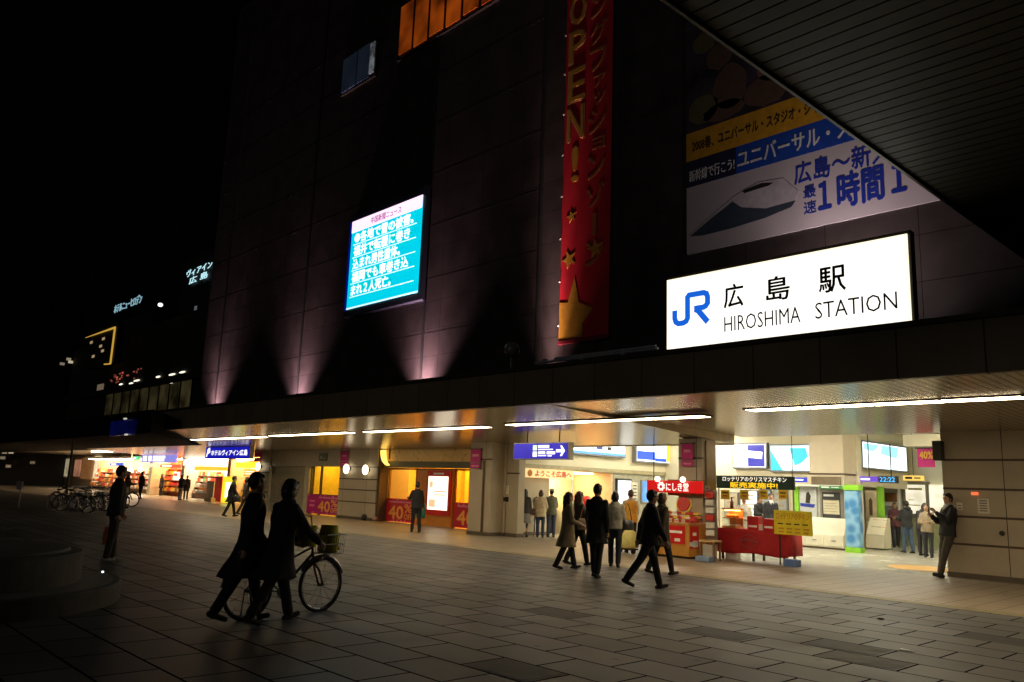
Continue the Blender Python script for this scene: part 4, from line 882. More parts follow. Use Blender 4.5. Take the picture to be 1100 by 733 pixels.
# framed posters along the hall's side wall and small notices, hanging guide signs inside
for k, (pa, pb, z0, z1, c_, lab) in enumerate(((678, 684, 1.1, 2.0, (.75, .72, .6), 'narrow pale timetable on the side wall between the white and blue lit posters'),)):
    y0, y1 = wy(pa), wy(pb); q = MB(); q.box(-20.52, -20.46, y0, y1, z0, z1); P1 = q.build('timetable', mat('timetable_pale', c_, .5)); tag(P1, lab, 'notice')
    q = MB()
    for j in range(6): q.box(-20.459, -20.455, y0 + .06, y1 - .06, z0 + .1 + j * .13, z0 + .14 + j * .13)
    q.build('print', ink_black, P1)
for (px, py0, py1, w_, Y, m_, lab) in ((760, 522, 545, 5, 18.47, MATS['pack_white'], 'white price list hanging on the brown pillar edge beside the green stall sign'),
        (746, 552, 560, 6, 18.3, MATS['pack_yellow'], 'small yellow card on the pillar behind the sweet stall'),
        (735, 549, 556, 5, 18.3, MATS['pack_white'], 'small white card on the pillar behind the round red plate'),
        (1031, 540, 548, 6, 20.19, MATS['pack_white'], 'tiny pale sticker low on the joint of the granite pier')):
    x0, x1, z0, z1 = rect(px - w_ / 2, px + w_ / 2, py0, py1, Y); q = MB(); q.box(x0, x1, Y - .012, Y - .002, z0, z1); P1 = q.build('price_card', m_); tag(P1, lab, 'card')
    q = MB(); n_ = max(2, int((z1 - z0) / .07))
    for j in range(n_): q.box(x0 + .02, x1 - .02, Y - .015, Y - .0125, z0 + .03 + j * (z1 - z0 - .04) / n_, z0 + .045 + j * (z1 - z0 - .04) / n_)
    q.build('print', MATS['pack_red'] if m_ is MATS['pack_yellow'] else ink_black, P1)
for (pa, pb, pt, pb2, Y, m_, tm_, lab) in ((836, 866, 513, 518, 25.4, glow('guide_blue', (.03, .05, .55), .8), gw, 'blue lit guide sign hanging over the ticket counter'),
        (880, 904, 522, 525.5, 26.5, mat('guide_green', (.04, .22, .05), .4), ink_white, 'green name strip above the framed notice'),
        (970, 992, 511, 516.5, 31.5, glow('guide_amber', (.95, .6, .12), .9), ink_black, 'amber guide sign over the ticket windows')):
    x0, x1, z0, z1 = rect(pa, pb, pt, pb2, Y); E_ = empty('guide_sign', lab, 'sign'); q = MB(); q.box(x0, x1, Y, Y + .08, z0, z1); q.build('sign_board', m_, E_)
    bars([(x0 + .08, x0 + (x1 - x0) * .45, z0 + (z1 - z0) * .3, z1 - (z1 - z0) * .25), (x0 + (x1 - x0) * .55, x1 - .1, z0 + (z1 - z0) * .4, z1 - (z1 - z0) * .35)], Y - .002, tm_, E_)
    if Y < 26 or Y > 31: q = MB(); q.cyl(((x0 + x1) / 2, Y + .04), .015, z1, HZ, 6); q.build('hanger', dark_metal, E_)
# packed display tower and goods at the snack shop, leaflets on the counters
for k in range(10):
    z = 1.0 + .0; y = a2 + .25 + k * .17
    packet(-21.1 + rr.uniform(-.12, .12), y, 1.002, .2, .13, rr.uniform(.1, .3), rr.choice(pal), 'snack packet standing on the peach snack counter', 'packets on the snack counter')
for k in range(5):
    packet(-21.55, a + 1.5 + .19 * k, 1.002, .2, .15, rr.uniform(.08, .22), rr.choice(pal), 'souvenir box on the navy counter of the welcome shop', 'boxes on the welcome counter')

# panels on the wall behind the stall keepers
for k, (pa, pb, pt, pb2, m_, lab) in enumerate(((796, 813, 528, 552, glow('round_white', (1, .97, .9), 1.2), 'bright white round-cornered light panel behind the stall keeper in white'), (817, 827, 527, 548, mat('panel_blue_grey', (.30, .40, .46), .4), 'blue grey notice panel on the back wall between the stall keepers'),
        (832, 845, 526, 556, mat('panel_steel', (.40, .42, .40), .35, .3), 'grey panel on the back wall behind the man in the black suit'), (779, 792, 530, 556, mat('panel_tan', (.50, .42, .30), .5), 'tan panel on the back wall behind the heated food case'))):
    x0, x1, z0, z1 = rect(pa, pb, pt, pb2, 27.9); E_ = empty('wall_notice', lab, 'notice'); q = MB(); q.box(x0 - .04, x1 + .04, 27.9, 27.99, z0 - .04, z1 + .04); q.build('frame', MATS['lightbox_frame'], E_)
    q = MB(); q.box(x0, x1, 27.885, 27.898, z0, z1); q.build('panel_sheet', m_, E_)
    bars([(x0 + .08, x1 - .1, z0 + (z1 - z0) * v, z0 + (z1 - z0) * (v + .05)) for v in (.2, .4, .6, .8)], 27.884, MATS['map_print'], E_, 'print')

# ================================================================== STALLS IN THE OPEN FRONT
# --- red sweet stall (front of the pillar)
RS = empty('red_sign_board', 'red hanging shop sign with a white maple mark and white characters', 'sign')
x0, x1, z0, z1 = rect(695, 754.5, 516.5, 529.5, 18.1)
q = MB(); q.box(x0, x1, 18.1, 18.16, z0, z1); q.build('sign_board', glow('stall_red', (.62, .005, .006), .75), RS)
cw = glow('stall_white_text', (1, .93, .85), .95)
letters('にしき堂', x0 + .36 * (x1 - x0), x0 + .76 * (x1 - x0), z0 + .16 * (z1 - z0), z0 + .82 * (z1 - z0), 18.098, cw, RS, bold=.04)
q = MB(); cxm, czm = x0 + .27 * (x1 - x0), (z0 + z1) / 2
q.prism([(cxm + (.13 if k % 2 else .10) * math.cos(2 * math.pi * k / 16), czm + (.13 if k % 2 else .10) * math.sin(2 * math.pi * k / 16)) for k in range(16)], 18.088, 18.098); q.build('maple_mark', cw, RS)
q = MB(); q.prism([(cxm + .045 * math.cos(2 * math.pi * k / 10), czm - .01 + .045 * math.sin(2 * math.pi * k / 10)) for k in range(10)], 18.08, 18.0875); q.build('maple_mark', MATS['stall_red'], RS)
for xq in (x0 + .2, x1 - .2): q = MB(); q.cyl((xq, 18.14), .012, z1, zl(18.14), 8); q.build('hanger', dark_metal, RS)
for k, u in enumerate((.24, .70)):
    q = MB(); q.ball((x0 + u * (x1 - x0), 18.0, z1 + .03), .075, .075, .075, 12, 8)
    tag(q.build('clip_lamp', glow('clip_bulb', (1, .88, .62), 4), smooth=True), ('round white bulb on the red sign above the maple mark', 'round white bulb on the red sign above the last character')[k], 'lamp')
RC = empty('sweet_stall', 'orange wooden stall counter with red posters under the red sign', 'stall')
def wx(px, Y, py=585): return at_y(px, py, Y).x
y0 = 17.75; x0, x1 = wx(688, y0), wx(740, y0); x2 = wx(755, y0 + .5)
wood = mat('orange_wood', (.58, .27, .05), .4, var=.15, scale=3)
q = MB(); q.prism([(x0, y0), (x1, y0), (x2, y0 + .35), (x2, y0 + 1.0), (x0, y0 + 1.0)], .06, .86, 'z'); q.build('counter', wood, RC)
q = MB(); q.prism([(x0 - .03, y0 - .03), (x1 + .01, y0 - .03), (x2 + .03, y0 + .33), (x2 + .03, y0 + 1.03), (x0 - .03, y0 + 1.03)], .862, .90, 'z'); q.build('counter_top', mat('stall_top', (.62, .36, .14), .35), RC)
q = MB(); q.prism([(x0 + .04, y0 + .04), (x1, y0 + .04), (x2 - .04, y0 + .38), (x2 - .04, y0 + .95), (x0 + .04, y0 + .95)], 0, .058, 'z'); q.build('plinth', black, RC)
def stall_poster(xa, xb, ya, yb, z0, z1):
    d = Vector((xb - xa, yb - ya, 0)); L = d.length; ang = math.atan2(d.y, d.x)
    M = Matrix.Translation((xa, ya, 0)) @ Matrix.Rotation(ang, 4, 'Z')
    q = MB(); q.box(.03, L - .03, -.012, -.004, z0, z1); q.xform(M); P_ = q.build('front_poster', red_paint, RC)
    q = MB(); q.box(.12, L - .12, -.018, -.0125, z0 + (z1 - z0) * .58, z0 + (z1 - z0) * .72); q.box(.12, .3, -.018, -.0125, z0 + .04, z0 + (z1 - z0) * .36); q.box(L - .35, L - .18, -.018, -.0125, z0 + .06, z0 + (z1 - z0) * .3); q.xform(M); q.build('print', ink_white, P_)
stall_poster(x0 + .35, x1 - .08, y0, y0, .36, .82); stall_poster(x1, x2, y0, y0 + .35, .26, .82)
rr = random.Random(11)
gl = 'sweet box heaped on the orange stall counter'
for row, (yy, zz) in enumerate(((17.88, .902), (18.03, .902), (18.03, .99), (18.2, .902), (18.2, 1.0), (18.2, 1.10))):
    for k in range(9):
        u = .27 + .088 * k
        packet(x0 + (x1 - x0) * u + rr.uniform(-.02, .02), yy, zz, .14, .13, rr.uniform(.05, .095), rr.choice((pal[0], pal[0], pal[1], pal[2], pal[3])), gl, 'sweet boxes on the orange stall')
for k in range(5):
    xx = x0 + (x1 - x0) * (.35 + .13 * k); q = MB(); q.box(xx - .05, xx + .05, 17.79, 17.795, .905, .985); o = q.build('price_card', MATS['pack_white']); tag(o, 'little white price card at the front edge of the orange stall counter', 'card', 'price cards on the orange stall')
    q = MB(); q.box(xx - .035, xx + .035, 17.786, 17.7895, .93, .95); q.build('print', red_paint, o)
# red round display plate with yellow wings of sweets
cx = wx(729, 18.1, 556); E_ = empty('display_plate', 'round red display plate with a pale rim standing among the sweet boxes', 'display plate')
q = MB(); q.tube([(cx, 18.36, 1.36), (cx, 18.33, 1.365)], [.25, .25], 22); q.build('rim', MATS['pack_yellow'], E_)
q = MB(); q.tube([(cx, 18.328, 1.365), (cx, 18.30, 1.37)], [.20, .19], 22); q.build('plate', MATS['pack_red'], E_)
q = MB(); q.box(cx - .1, cx + .1, 18.35, 18.4, .902, 1.2); q.build('stand', black, E_)
# hanging green and red garland board behind the stall, small things beside
E_ = empty('shop_valance', 'dark green and brown valance hanging under the red sign on the pillar', 'valance')
x3, x4 = wx(718, 18.3, 540), wx(757, 18.3, 540)
q = MB(); q.box(x3, x4, 18.27, 18.31, 1.58, 2.0); q.build('valance_cloth', mat('valance_olive', (.16, .13, .05), .6, var=.5, scale=5), E_)
E_ = empty('goods_stand', 'slim stand of white packets on the pillar edge beside the red stall', 'rack')
x5 = wx(763, 18.25, 560)
q = MB(); q.box(x5 - .16, x5 + .16, 18.3, 18.34, .5, 1.75); q.build('back_board', grey_steel, E_)
for k in range(6):
    q = MB(); q.box(x5 - .13, x5 + .1, 18.24, 18.298, .6 + .19 * k, .74 + .19 * k); q.build('packet', [white_paint, MATS['pack_white'], MATS['pack_red']][k % 3], E_)
E_ = empty('small_table', 'small wicker side table with papers beside the orange stall', 'table')
xq = wx(760, 17.9, 590); q = MB(); q.box(xq - .22, xq + .22, 17.85, 18.2, .46, .5); q.build('table_top', mat('pale_wood', (.6, .42, .2), .5), E_)
for sx in (-.19, .19):
    for yy in (17.88, 18.17): q = MB(); q.box(xq + sx - .02, xq + sx + .02, yy - .02, yy + .02, 0, .458); q.build('leg', MATS['pack_brown'], E_)
q = MB(); q.box(xq - .16, xq + .16, 17.92, 18.1, .12, .4); tag(q.build('carton', mat('grey_carton', (.5, .46, .4), .6)), 'printed carton standing under the small side table', 'box')
q = MB(); q.box(xq - .1, xq + .3, 17.5, 17.75, 0, .13); tag(q.build('plastic_tray', mat('blue_tray', (.22, .32, .5), .4), bevel=.02), 'blue plastic tray on the ground between the two stalls', 'tray')

# --- chicken stall with red cloth
CS = empty('chicken_stall_sign', 'dark green hanging stall sign with white and yellow characters', 'sign')
x0, x1, z0, z1 = rect(769.5, 853, 511.5, 525.5, 19.3)
q = MB(); q.box(x0, x1, 19.3, 19.36, z0, z1); q.build('sign_board', mat('sign_dark_green', (.008, .05, .04), .4), CS)
tw = glow('stall_text_white', (1, .95, .8), 1.0); ty = glow('stall_text_yellow', (1, .62, .02), 1.0)
letters('ロッテリアのクリスマスチキン', x0 + .09 * (x1 - x0), x0 + .91 * (x1 - x0), z0 + .56 * (z1 - z0), z0 + .92 * (z1 - z0), 19.298, tw, CS, bold=.03)
letters('販売実施中!', x0 + .19 * (x1 - x0), x0 + .80 * (x1 - x0), z0 + .06 * (z1 - z0), z0 + .50 * (z1 - z0), 19.298, ty, CS, bold=.06)
for xq in (x0 + .05, x1 - .05): q = MB(); q.cyl((xq, 19.34), .02, 0, z0, 8); q.build('post', grey_steel, CS)
for k, px in enumerate((779, 799.5, 820, 841)):
    a, b, c1, d1 = rect(px - 4.6, px + 4.6, 526.5, 536.5, 19.25)
    q = MB(); q.box(a, b, 19.25, 19.256, c1, d1); o = q.build('price_card', mat('card_yellow', (.80, .56, .02), .5)); tag(o, ('first', 'second', 'third', 'fourth')[k] + ' yellow price card from the pillar hanging under the green stall sign', 'card', 'yellow cards under the green sign')
    bars([(a + .05, b - .04, d1 - .09, d1 - .06)], 19.249, ink_black, o, 'print'); bars([(a + .06, b - .06, d1 - .17, d1 - .14)], 19.249, MATS['pack_red'], o, 'print')
ST = empty('cloth_table', 'long stall table covered by a bright red cloth with a dark emblem', 'table')
y0, y1 = 18.95, 19.65; x0, x1 = wx(770.5, y0), wx(847, y0)
q = MB(); N = 40                                               # cloth with soft folds down the front
vs = []; fs_ = []
for j in range(9):
    for i in range(N + 1):
        u = i / N; v = j / 8; x = x0 + (x1 - x0) * u; z = .78 - .60 * v
        vs.append((x, y0 - .02 - .018 * v * math.sin(u * 31) - .012 * v * math.sin(u * 13 + 1), z - .02 * v * math.sin(u * 9)))
for j in range(8):
    for i in range(N): a = j * (N + 1) + i; fs_.append((a, a + 1, a + N + 2, a + N + 1))
q.add(vs, fs_); q.add([(x0, y0 - .02, .781), (x1, y0 - .02, .781), (x1, y1, .781), (x0, y1, .781)], [(0, 1, 2, 3)]); q.add([(x0, y0 - .02, .78), (x0, y1, .78), (x0 - .01, y1, .2), (x0 - .01, y0 - .01, .2)], [(0, 1, 2, 3)]); q.add([(x1, y0 - .02, .78), (x1, y1, .78), (x1 + .01, y1, .2), (x1 + .004, y0 - .03, .2)], [(0, 1, 2, 3)])
cl = q.build('tablecloth', red_cloth, ST, smooth=True)
sm = cl.modifiers.new('thick', 'SOLIDIFY'); sm.thickness = .006
q = MB(); xm = (x0 + x1) / 2 - .05; ribbon_mesh(q, [(xm + .22 * math.cos(R(t)), .50 + .16 * math.sin(R(t))) for t in range(20, 341, 20)], .02, y0 - .068, y0 - .062); ribbon_mesh(q, [(xm - .24, .5), (xm, .54), (xm + .24, .48)], .045, y0 - .067, y0 - .061); q.build('emblem', mat('emblem_grey', (.25, .06, .06), .5), cl)
q = MB(); q.box(x0 + .02, x1 - .02, y0 + .01, y1 - .01, .74, .776); q.build('table_top', grey_steel, ST)
for xx in (x0 + .12, x1 - .16, (x0 + x1) / 2):
    for yy in (y0 + .08, y1 - .1): q = MB(); q.box(xx - .025, xx + .025, yy - .025, yy + .025, 0, .738); q.build('leg', black, ST)
NB = empty('price_board', 'yellow stall price board propped on the corner of the red cloth table', 'notice board')
a, b, c1, d1 = rect(831.5, 872, 549, 575, 18.8)
q = MB(); q.box(a, b, 18.8, 18.83, c1, d1); q.build('board', mat('board_yellow', (.78, .62, .02), .5), NB)
orr = mat('board_orange_ink', (.62, .26, .02), .5)
letters('ロッテリアのチキン', a + .06, b - .06, d1 - .38 * (d1 - c1), d1 - .1 * (d1 - c1), 18.798, orr, NB, bold=.02)
for k in range(4): u = a + .1 + k * (b - a - .12) / 4; hb = d1 - c1; bars([(u, u + .14, c1 + .42 * hb, c1 + .47 * hb)], 18.798, ink_black, NB, 'print'); bars([(u + .02, u + .16, c1 + .22 * hb, c1 + .28 * hb), (u + .02, u + .15, c1 + .08 * hb, c1 + .14 * hb)], 18.798, orr, NB, 'print')
q = MB(); q.box(a + .1, a + .13, 18.84, 18.87, 0, c1 + .2); q.build('stand', black, NB)
q = MB(); q.box(wx(843, 18.7), wx(857, 18.7), 18.6, 18.85, 0, .17); tag(q.build('plastic_crate', mat('blue_crate', (.12, .2, .45), .4), bevel=.015), 'blue and yellow crate at the foot of the red cloth table', 'crate')
q = MB(); q.box(wx(778, 18.95), wx(790, 18.95), 18.98, 19.2, 0, .16); tag(q.build('foam_box', white_paint, bevel=.02), 'white foam box under the red cloth table', 'box')
# on the table: glowing heated case, red boxes, bottle
HC = empty('heated_case', 'glowing glass heated food case on the red cloth table', 'food case')
a, b = wx(775.5, 19.1, 560), wx(790, 19.1, 560)
q = MB(); q.box(a, b, 19.1, 19.5, .79, .84); q.box(a, b, 19.1, 19.5, 1.26, 1.3); q.box(a, b, 19.47, 19.5, .84, 1.26); q.box(a, b, 19.13, 19.46, 1.04, 1.06); q.build('case_frame', mat('case_orange', (.7, .25, .06), .35, .3), HC)
q = MB(); q.box(a + .03, b - .03, 19.2, 19.4, 1.235, 1.258); q.build('heat_lamp', glow('heat_lamp', (1, .45, .12), 14), HC)
q = MB(); q.box(a + .03, b - .03, 19.15, 19.42, .86, .875); q.build('food_tray', white_paint, HC)
for k in range(5): q = MB(); q.ball((a + .06 + k * (b - a - .12) / 4, 19.3, 1.10), .055, .07, .045, 8, 6); q.build('food_piece', MATS['pack_orange'], HC, smooth=True)
q = MB(); q.box(a, b, 19.1, 19.104, .84, 1.26); q.build('front_pane', glassm, HC)
for k, (pa, pb, h) in enumerate(((803, 815, .34), (820, 832, .30))):
    a, b = wx(pa, 19.1, 565), wx(pb, 19.1, 565); q = MB(); q.box(a, b, 19.08, 19.3, .785, .785 + h); E_ = q.build('party_box', mat('box_red', (.55, .012, .02), .45), bevel=.01); tag(E_, ('taller glossy red box on the red cloth table', 'lower glossy red box behind the yellow price board')[k], 'box')
    q = MB(); q.box(a + .04, b - .04, 19.075, 19.0795, .85, .90); q.build('print', ink_white, E_)
a = wx(784, 19.2, 548); q = MB(); q.loft([(a, 19.3, 1.302, .045, .045), (a, 19.3, 1.45, .045, .045), (a, 19.3, 1.52, .018, .018), (a, 19.3, 1.60, .018, .018)], 12); tag(q.build('bottle', mat('brown_bottle', (.18, .05, .02), .2), smooth=True), 'brown bottle standing on the heated food case', 'bottle')
a = wx(817, 19.2, 565); q = MB(); q.box(a - .06, a + .06, 19.1, 19.2, .785, .93); tag(q.build('paper_cup_box', white_paint), 'small white carton between the two red boxes', 'box')

# ================================================================== SHOPS FURTHER ALONG UNDER THE LOW CANOPY
YS = 23.2
def far_rect(xl, xr, yt, yb, Y=YS): return rect(xl, xr, yt, yb, Y)
PB = empty('passage_building', 'long low building with a row of bright small shops under the dark canopy', 'building')
xl_, xr_ = at_y(40, 520, YS + 1.6).x, at_y(289, 520, YS + 1.6).x
q = MB(); q.box(-110, xr_ + .2, YS + 1.6, YS + 1.9, 0, 4.4); q.build('wall', mat('passage_wall', (.42, .34, .24), .6), PB)
q = MB(); q.box(-110, -44.6, 18.3, YS + 1.6, 3.32, 3.4); q.build('shop_ceiling', mat('passage_ceiling', (.5, .46, .38), .4, .3), PB)
for px in (161, 196, 245.5):                                        # white dividing piers
    a, b, _, _ = far_rect(px - 1.6, px + 1.6, 490, 530, YS); q = MB(); q.box(a, b, YS, YS + 1.59, 0, 3.3); q.build('pillar', mat('passage_pier', (.55, .48, .36), .5), PB)
for k, (pa, pb, py, Y) in enumerate(((100, 150, 485.5, 20.5), (152, 196, 484.5, 20.6), (198, 228, 483.5, 20.5))):
    a, b, z, z2 = rect(pa, pb, py - 1, py + 1, Y); q = MB(); q.box(a, b, Y - .12, Y + .12, 3.22, 3.30); o = q.build('strip_light', glow('passage_tube', (1, .86, .62), 20)); tag(o, ('strip light under the low canopy above the bicycles', 'strip light under the low canopy above the violet sign', 'strip light under the low canopy beside the blue hotel sign')[k], 'strip light', 'strip lights of the passage shops')
# sign panels
def sign_panel(name, label, px0, px1, py0, py1, Y, m, letters_=None, lm=None, bars_=None):
    a, b, c1, d1 = rect(px0, px1, py0, py1, Y); E_ = empty(name, label, 'sign')
    q = MB(); q.box(a, b, Y, Y + .15, c1, d1); q.build('sign_face', m, E_)
    for (u0, u1, v0, v1) in bars_ or []: bars([(a + u0 * (b - a), a + u1 * (b - a), c1 + v0 * (d1 - c1), c1 + v1 * (d1 - c1))], Y - .003, lm, E_)
    return E_
sign_panel('toilet_sign', 'violet white lit hanging sign with pictograms above the passage shops', 152, 188, 488.5, 497, 20.4, glow('sign_violet', (.35, .34, .95), .8), None, gw, [(.05, .17, .15, .85), (.22, .32, .15, .85), (.36, .72, .5, .85), (.36, .70, .15, .4)])
sign_panel('kiosk_sign', 'white lit kiosk sign with red print above the magazine shelves', 197, 243, 494, 500.5, YS - .02, glow('kiosk_white', (1, .93, .86), 1.7), None, glow('kiosk_red', (.9, .15, .1), .9), [(.05, .5, .02, .14), (.55, .9, .02, .1)])
sign_panel('yellow_fascia', 'yellow lit shop fascia under the white kiosk sign', 209, 243, 501.5, 505.5, YS - .04, glow('fascia_yellow', (1, .55, .03), 1.1), None, None, None)
sign_panel('yellow_sign', 'glowing yellow shop sign nearest the shutter pillar', 253, 276, 497, 502.5, YS - .04, glow('sign_yellow_lit', (1, .72, .02), 1.5), None, None, None)
sign_panel('cream_sign', 'cream lit shop panel under the violet sign', 155, 171, 498, 502, YS - .04, glow('sign_cream_lit', (1, .80, .55), .9), None, None, None)
sign_panel('red_fascia', 'small red lit shop fascia over the orange red bay', 172, 193, 499, 502.5, YS - .04, glow('fascia_red', (.95, .10, .04), 1.0), None, gw, [(.1, .6, .3, .7)])
sign_panel('blue_plate', 'small blue lit plate above the pale shop bay', 118, 132, 497, 500.5, YS - .04, glow('plate_blue', (.12, .2, .85), .8), None, gw, [(.1, .5, .3, .7)])
sign_panel('green_plate', 'tiny green exit plate above the pale shop bay', 143, 149, 490.5, 494, YS - .04, glow('plate_green', (.1, .8, .35), .9), None, gw, [(.2, .5, .2, .8)])
sign_panel('orange_menu', 'orange lit menu panel in the amber bay beside the shutter pillar', 262, 274, 504, 512, YS + .4, glow('menu_orange', (1, .42, .08), 1.0), None, gw, [(.1, .9, .6, .7), (.1, .7, .3, .4)])
sign_panel('white_poster', 'white lit poster in the orange red bay', 186, 191, 507, 516, YS + .5, glow('bay_poster_white', (1, .9, .75), 1.2), None, glow('bay_poster_red', (.9, .1, .05), .8), [(.1, .9, .5, .8)])
# shop interiors: lit bays with shelves and goods
def bay(label, px0, px1, wallm_, lightm, pal_, shelves, seed):
    a, b, _, _ = far_rect(px0, px1, 500, 530, YS + .8); E_ = empty('passage_shop', label, 'shop'); rr = random.Random(seed)
    q = MB(); q.box(a, b, YS + 1.45, YS + 1.58, 0, 2.75); q.build('back_wall', wallm_, E_)
    q = MB(); q.box(a + .2, b - .2, YS + .3, YS + 1.0, 2.78, 2.83); q.build('shop_light', lightm, E_)
    q = MB(); q.box(a, b, YS + .05, YS + 1.44, 2.84, 3.0); q.build('shop_soffit', white_paint, E_)
    for s in range(shelves):
        z = .35 + s * .42; q = MB(); q.box(a + .1, b - .1, YS + .7 + .12 * s, YS + 1.44, z, z + .035); q.build('shelf', MATS['pack_brown'], E_)
        x = a + .15
        while x < b - .3:
            w_ = rr.uniform(.16, .5); h = rr.uniform(.14, .33); i = rr.randrange(len(pal_)); MB().box(x, x + w_ * .9, YS + .75 + .12 * s, YS + 1.1 + .1 * s, z + .036, z + .036 + h).build('packet', pal_[i], E_); x += w_
warm = glow('bay_warm', (1, .55, .22), 30); whit = glow('bay_white', (1, .82, .55), 30)
red_pal = [MATS['pack_red'], MATS['pack_orange'], MATS['pack_brown'], MATS['pack_yellow']]; kio = [MATS['pack_white'], MATS['pack_red'], MATS['pack_orange'], white_paint, MATS['pack_green']]
bay('pale shop bay behind the standing dark figures under the low canopy', 98, 159, mat('bay_ochre', (.62, .38, .16), .6), whit, [MATS['pack_orange'], MATS['pack_brown'], MATS['pack_white'], MATS['pack_red']], 4, 1)
bay('orange red shop bay full of goods beside the violet sign', 163, 194.5, mat('bay_red', (.60, .16, .05), .6), warm, red_pal, 5, 2)
bay('white kiosk bay with rows of magazines and drinks', 198, 244, mat('bay_cream', (.7, .5, .32), .6), whit, kio, 4, 3)
bay('amber shop bay next to the shutter pillar', 247, 285, mat('bay_amber', (.72, .42, .10), .6), warm, [MATS['pack_yellow'], MATS['pack_orange'], MATS['pack_white']], 5, 4)
a, b, _, d1 = rect(206, 222, 512, 536, YS - .6)
E_ = empty('magazine_rack', 'low magazine rack with pale covers in front of the white kiosk', 'rack')
q = MB(); q.box(a, b, YS - .3, YS + .3, .1, .45); q.build('base', MATS['pack_brown'], E_)
for k in range(4):
    q = MB(); q.box(a, b, YS - .28 + .12 * k, YS - .24 + .12 * k, .45 + .2 * k, .62 + .2 * k); q.build('magazine_row', [MATS['pack_white'], MATS['pack_orange'], white_paint, MATS['pack_white']][k], E_)
a, b, _, d1 = rect(221.5, 229, 517, 538, YS - 1)
E_ = empty('notice_stand', 'grey white standing notice in front of the kiosk', 'notice board')
q = MB(); q.box(a, b, YS - 1, YS - .92, .25, d1); q.build('board', mat('stand_pale', (.62, .60, .50), .5), E_); q = MB(); q.box(a, b, YS - 1.1, YS - .8, 0, .24); q.build('base', mat('stand_olive', (.45, .42, .22), .5), E_)
a, b, _, d1 = rect(231, 238, 512, 527, YS - .5)
E_ = empty('red_machine', 'red vending cabinet between the kiosk and the glowing yellow sign', 'vending machine')
q = MB(); q.box(a, b, YS - .5, YS + .1, .02, d1); q.build('cabinet', red_paint, E_); q = MB(); q.box(a + .1, b - .1, YS - .52, YS - .505, d1 * .55, d1 - .12); q.build('window', MATS['pack_red'], E_)
a, b, _, d1 = rect(238.5, 249, 512, 538, YS - 1.4)
E_ = empty('yellow_light_sign', 'glowing yellow standing lightbox on the pavement in front of the shops', 'sign')
q = MB(); q.box(a, b, YS - 1.4, YS - 1.1, .05, d1); q.build('cabinet', glow('standing_yellow', (.95, .85, .03), 1.0), E_); q = MB(); q.box(a + .35 * (b - a), b - .05, YS - 1.415, YS - 1.402, .35, d1 - .35); q.build('poster_sheet', glow('standing_white', (1, .98, .7), 1.5), E_)
for k, (px, py) in enumerate(((140, 505), (151, 505))):
    c = at_y(px, py, YS - .1); q = MB(); q.ball((c.x, c.y, c.z), .22, .22, .16, 12, 8); q.cyl((c.x, c.y), .02, c.z + .15, 3.3, 6)
    tag(q.build('hanging_lamp', glow('hang_lamp', (1, .75, .45), 3.5), smooth=True), ('round hanging lamp in the pale shop bay behind the two dark figures', 'second round hanging lamp in the pale shop bay, beside the violet sign')[k], 'lamp')
# pale windows at the far end behind the bicycles
for k, (pa, pb, pt, pb2, c_, s_) in enumerate(((56, 63, 493, 515, (.8, .8, .55), .25), (57, 68, 497, 501, (1, .95, .8), 1.2), (70, 74, 493, 512, (.9, .75, .45), .3), (80, 86, 494, 512, (1, .45, .25), .25), (88, 99, 492, 515, (.8, .35, .12), .15), (101, 107, 490, 518, (1, .80, .5), .75), (108, 118, 491, 505, (1, .7, .3), .3), (130, 140, 491, 503, (1, .7, .3), .3))):
    a, b, c1, d1 = rect(pa, pb, pt, pb2, YS + 1.5 - .25 * (k == 1)); q = MB(); q.box(a, b, YS + 1.46 - .3 * (k == 1), YS + 1.59 - .3 * (k == 1), max(.05, c1), d1); f_ = q.build('window', glow('far_window_%d' % k, c_, s_, .4, 2), PB)

# ================================================================== NIGHT BUILDINGS AND STREET AT THE FAR LEFT
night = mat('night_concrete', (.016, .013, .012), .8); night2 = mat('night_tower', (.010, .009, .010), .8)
def win_grid(parent, px0, px1, py0, py1, Y, m, nx, ny, seed, keep=.6):
    a, b, c1, d1 = rect(px0, px1, py0, py1, Y); rr = random.Random(seed)
    for i in range(nx):
        for j in range(ny):
            if rr.random() > keep: continue
            u = a + (b - a) * i / nx; v = c1 + (d1 - c1) * j / ny
            q = MB(); q.box(u + .1, u + (b - a) / nx - .1, Y - .06, Y - .004, v + .1, v + (d1 - c1) / ny - .12); q.build('window', m, parent)
NBd = empty('annex_building', 'dark annex block with a lit upper restaurant floor beyond the station', 'building')
a, b, c1, d1 = rect(112, 236, 345, 450, 24)
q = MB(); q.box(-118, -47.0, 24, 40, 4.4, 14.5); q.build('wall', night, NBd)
q = MB(); q.box(-118, -47.2, 23.6, 23.98, 8.9, 9.4); q.build('ledge', night, NBd)
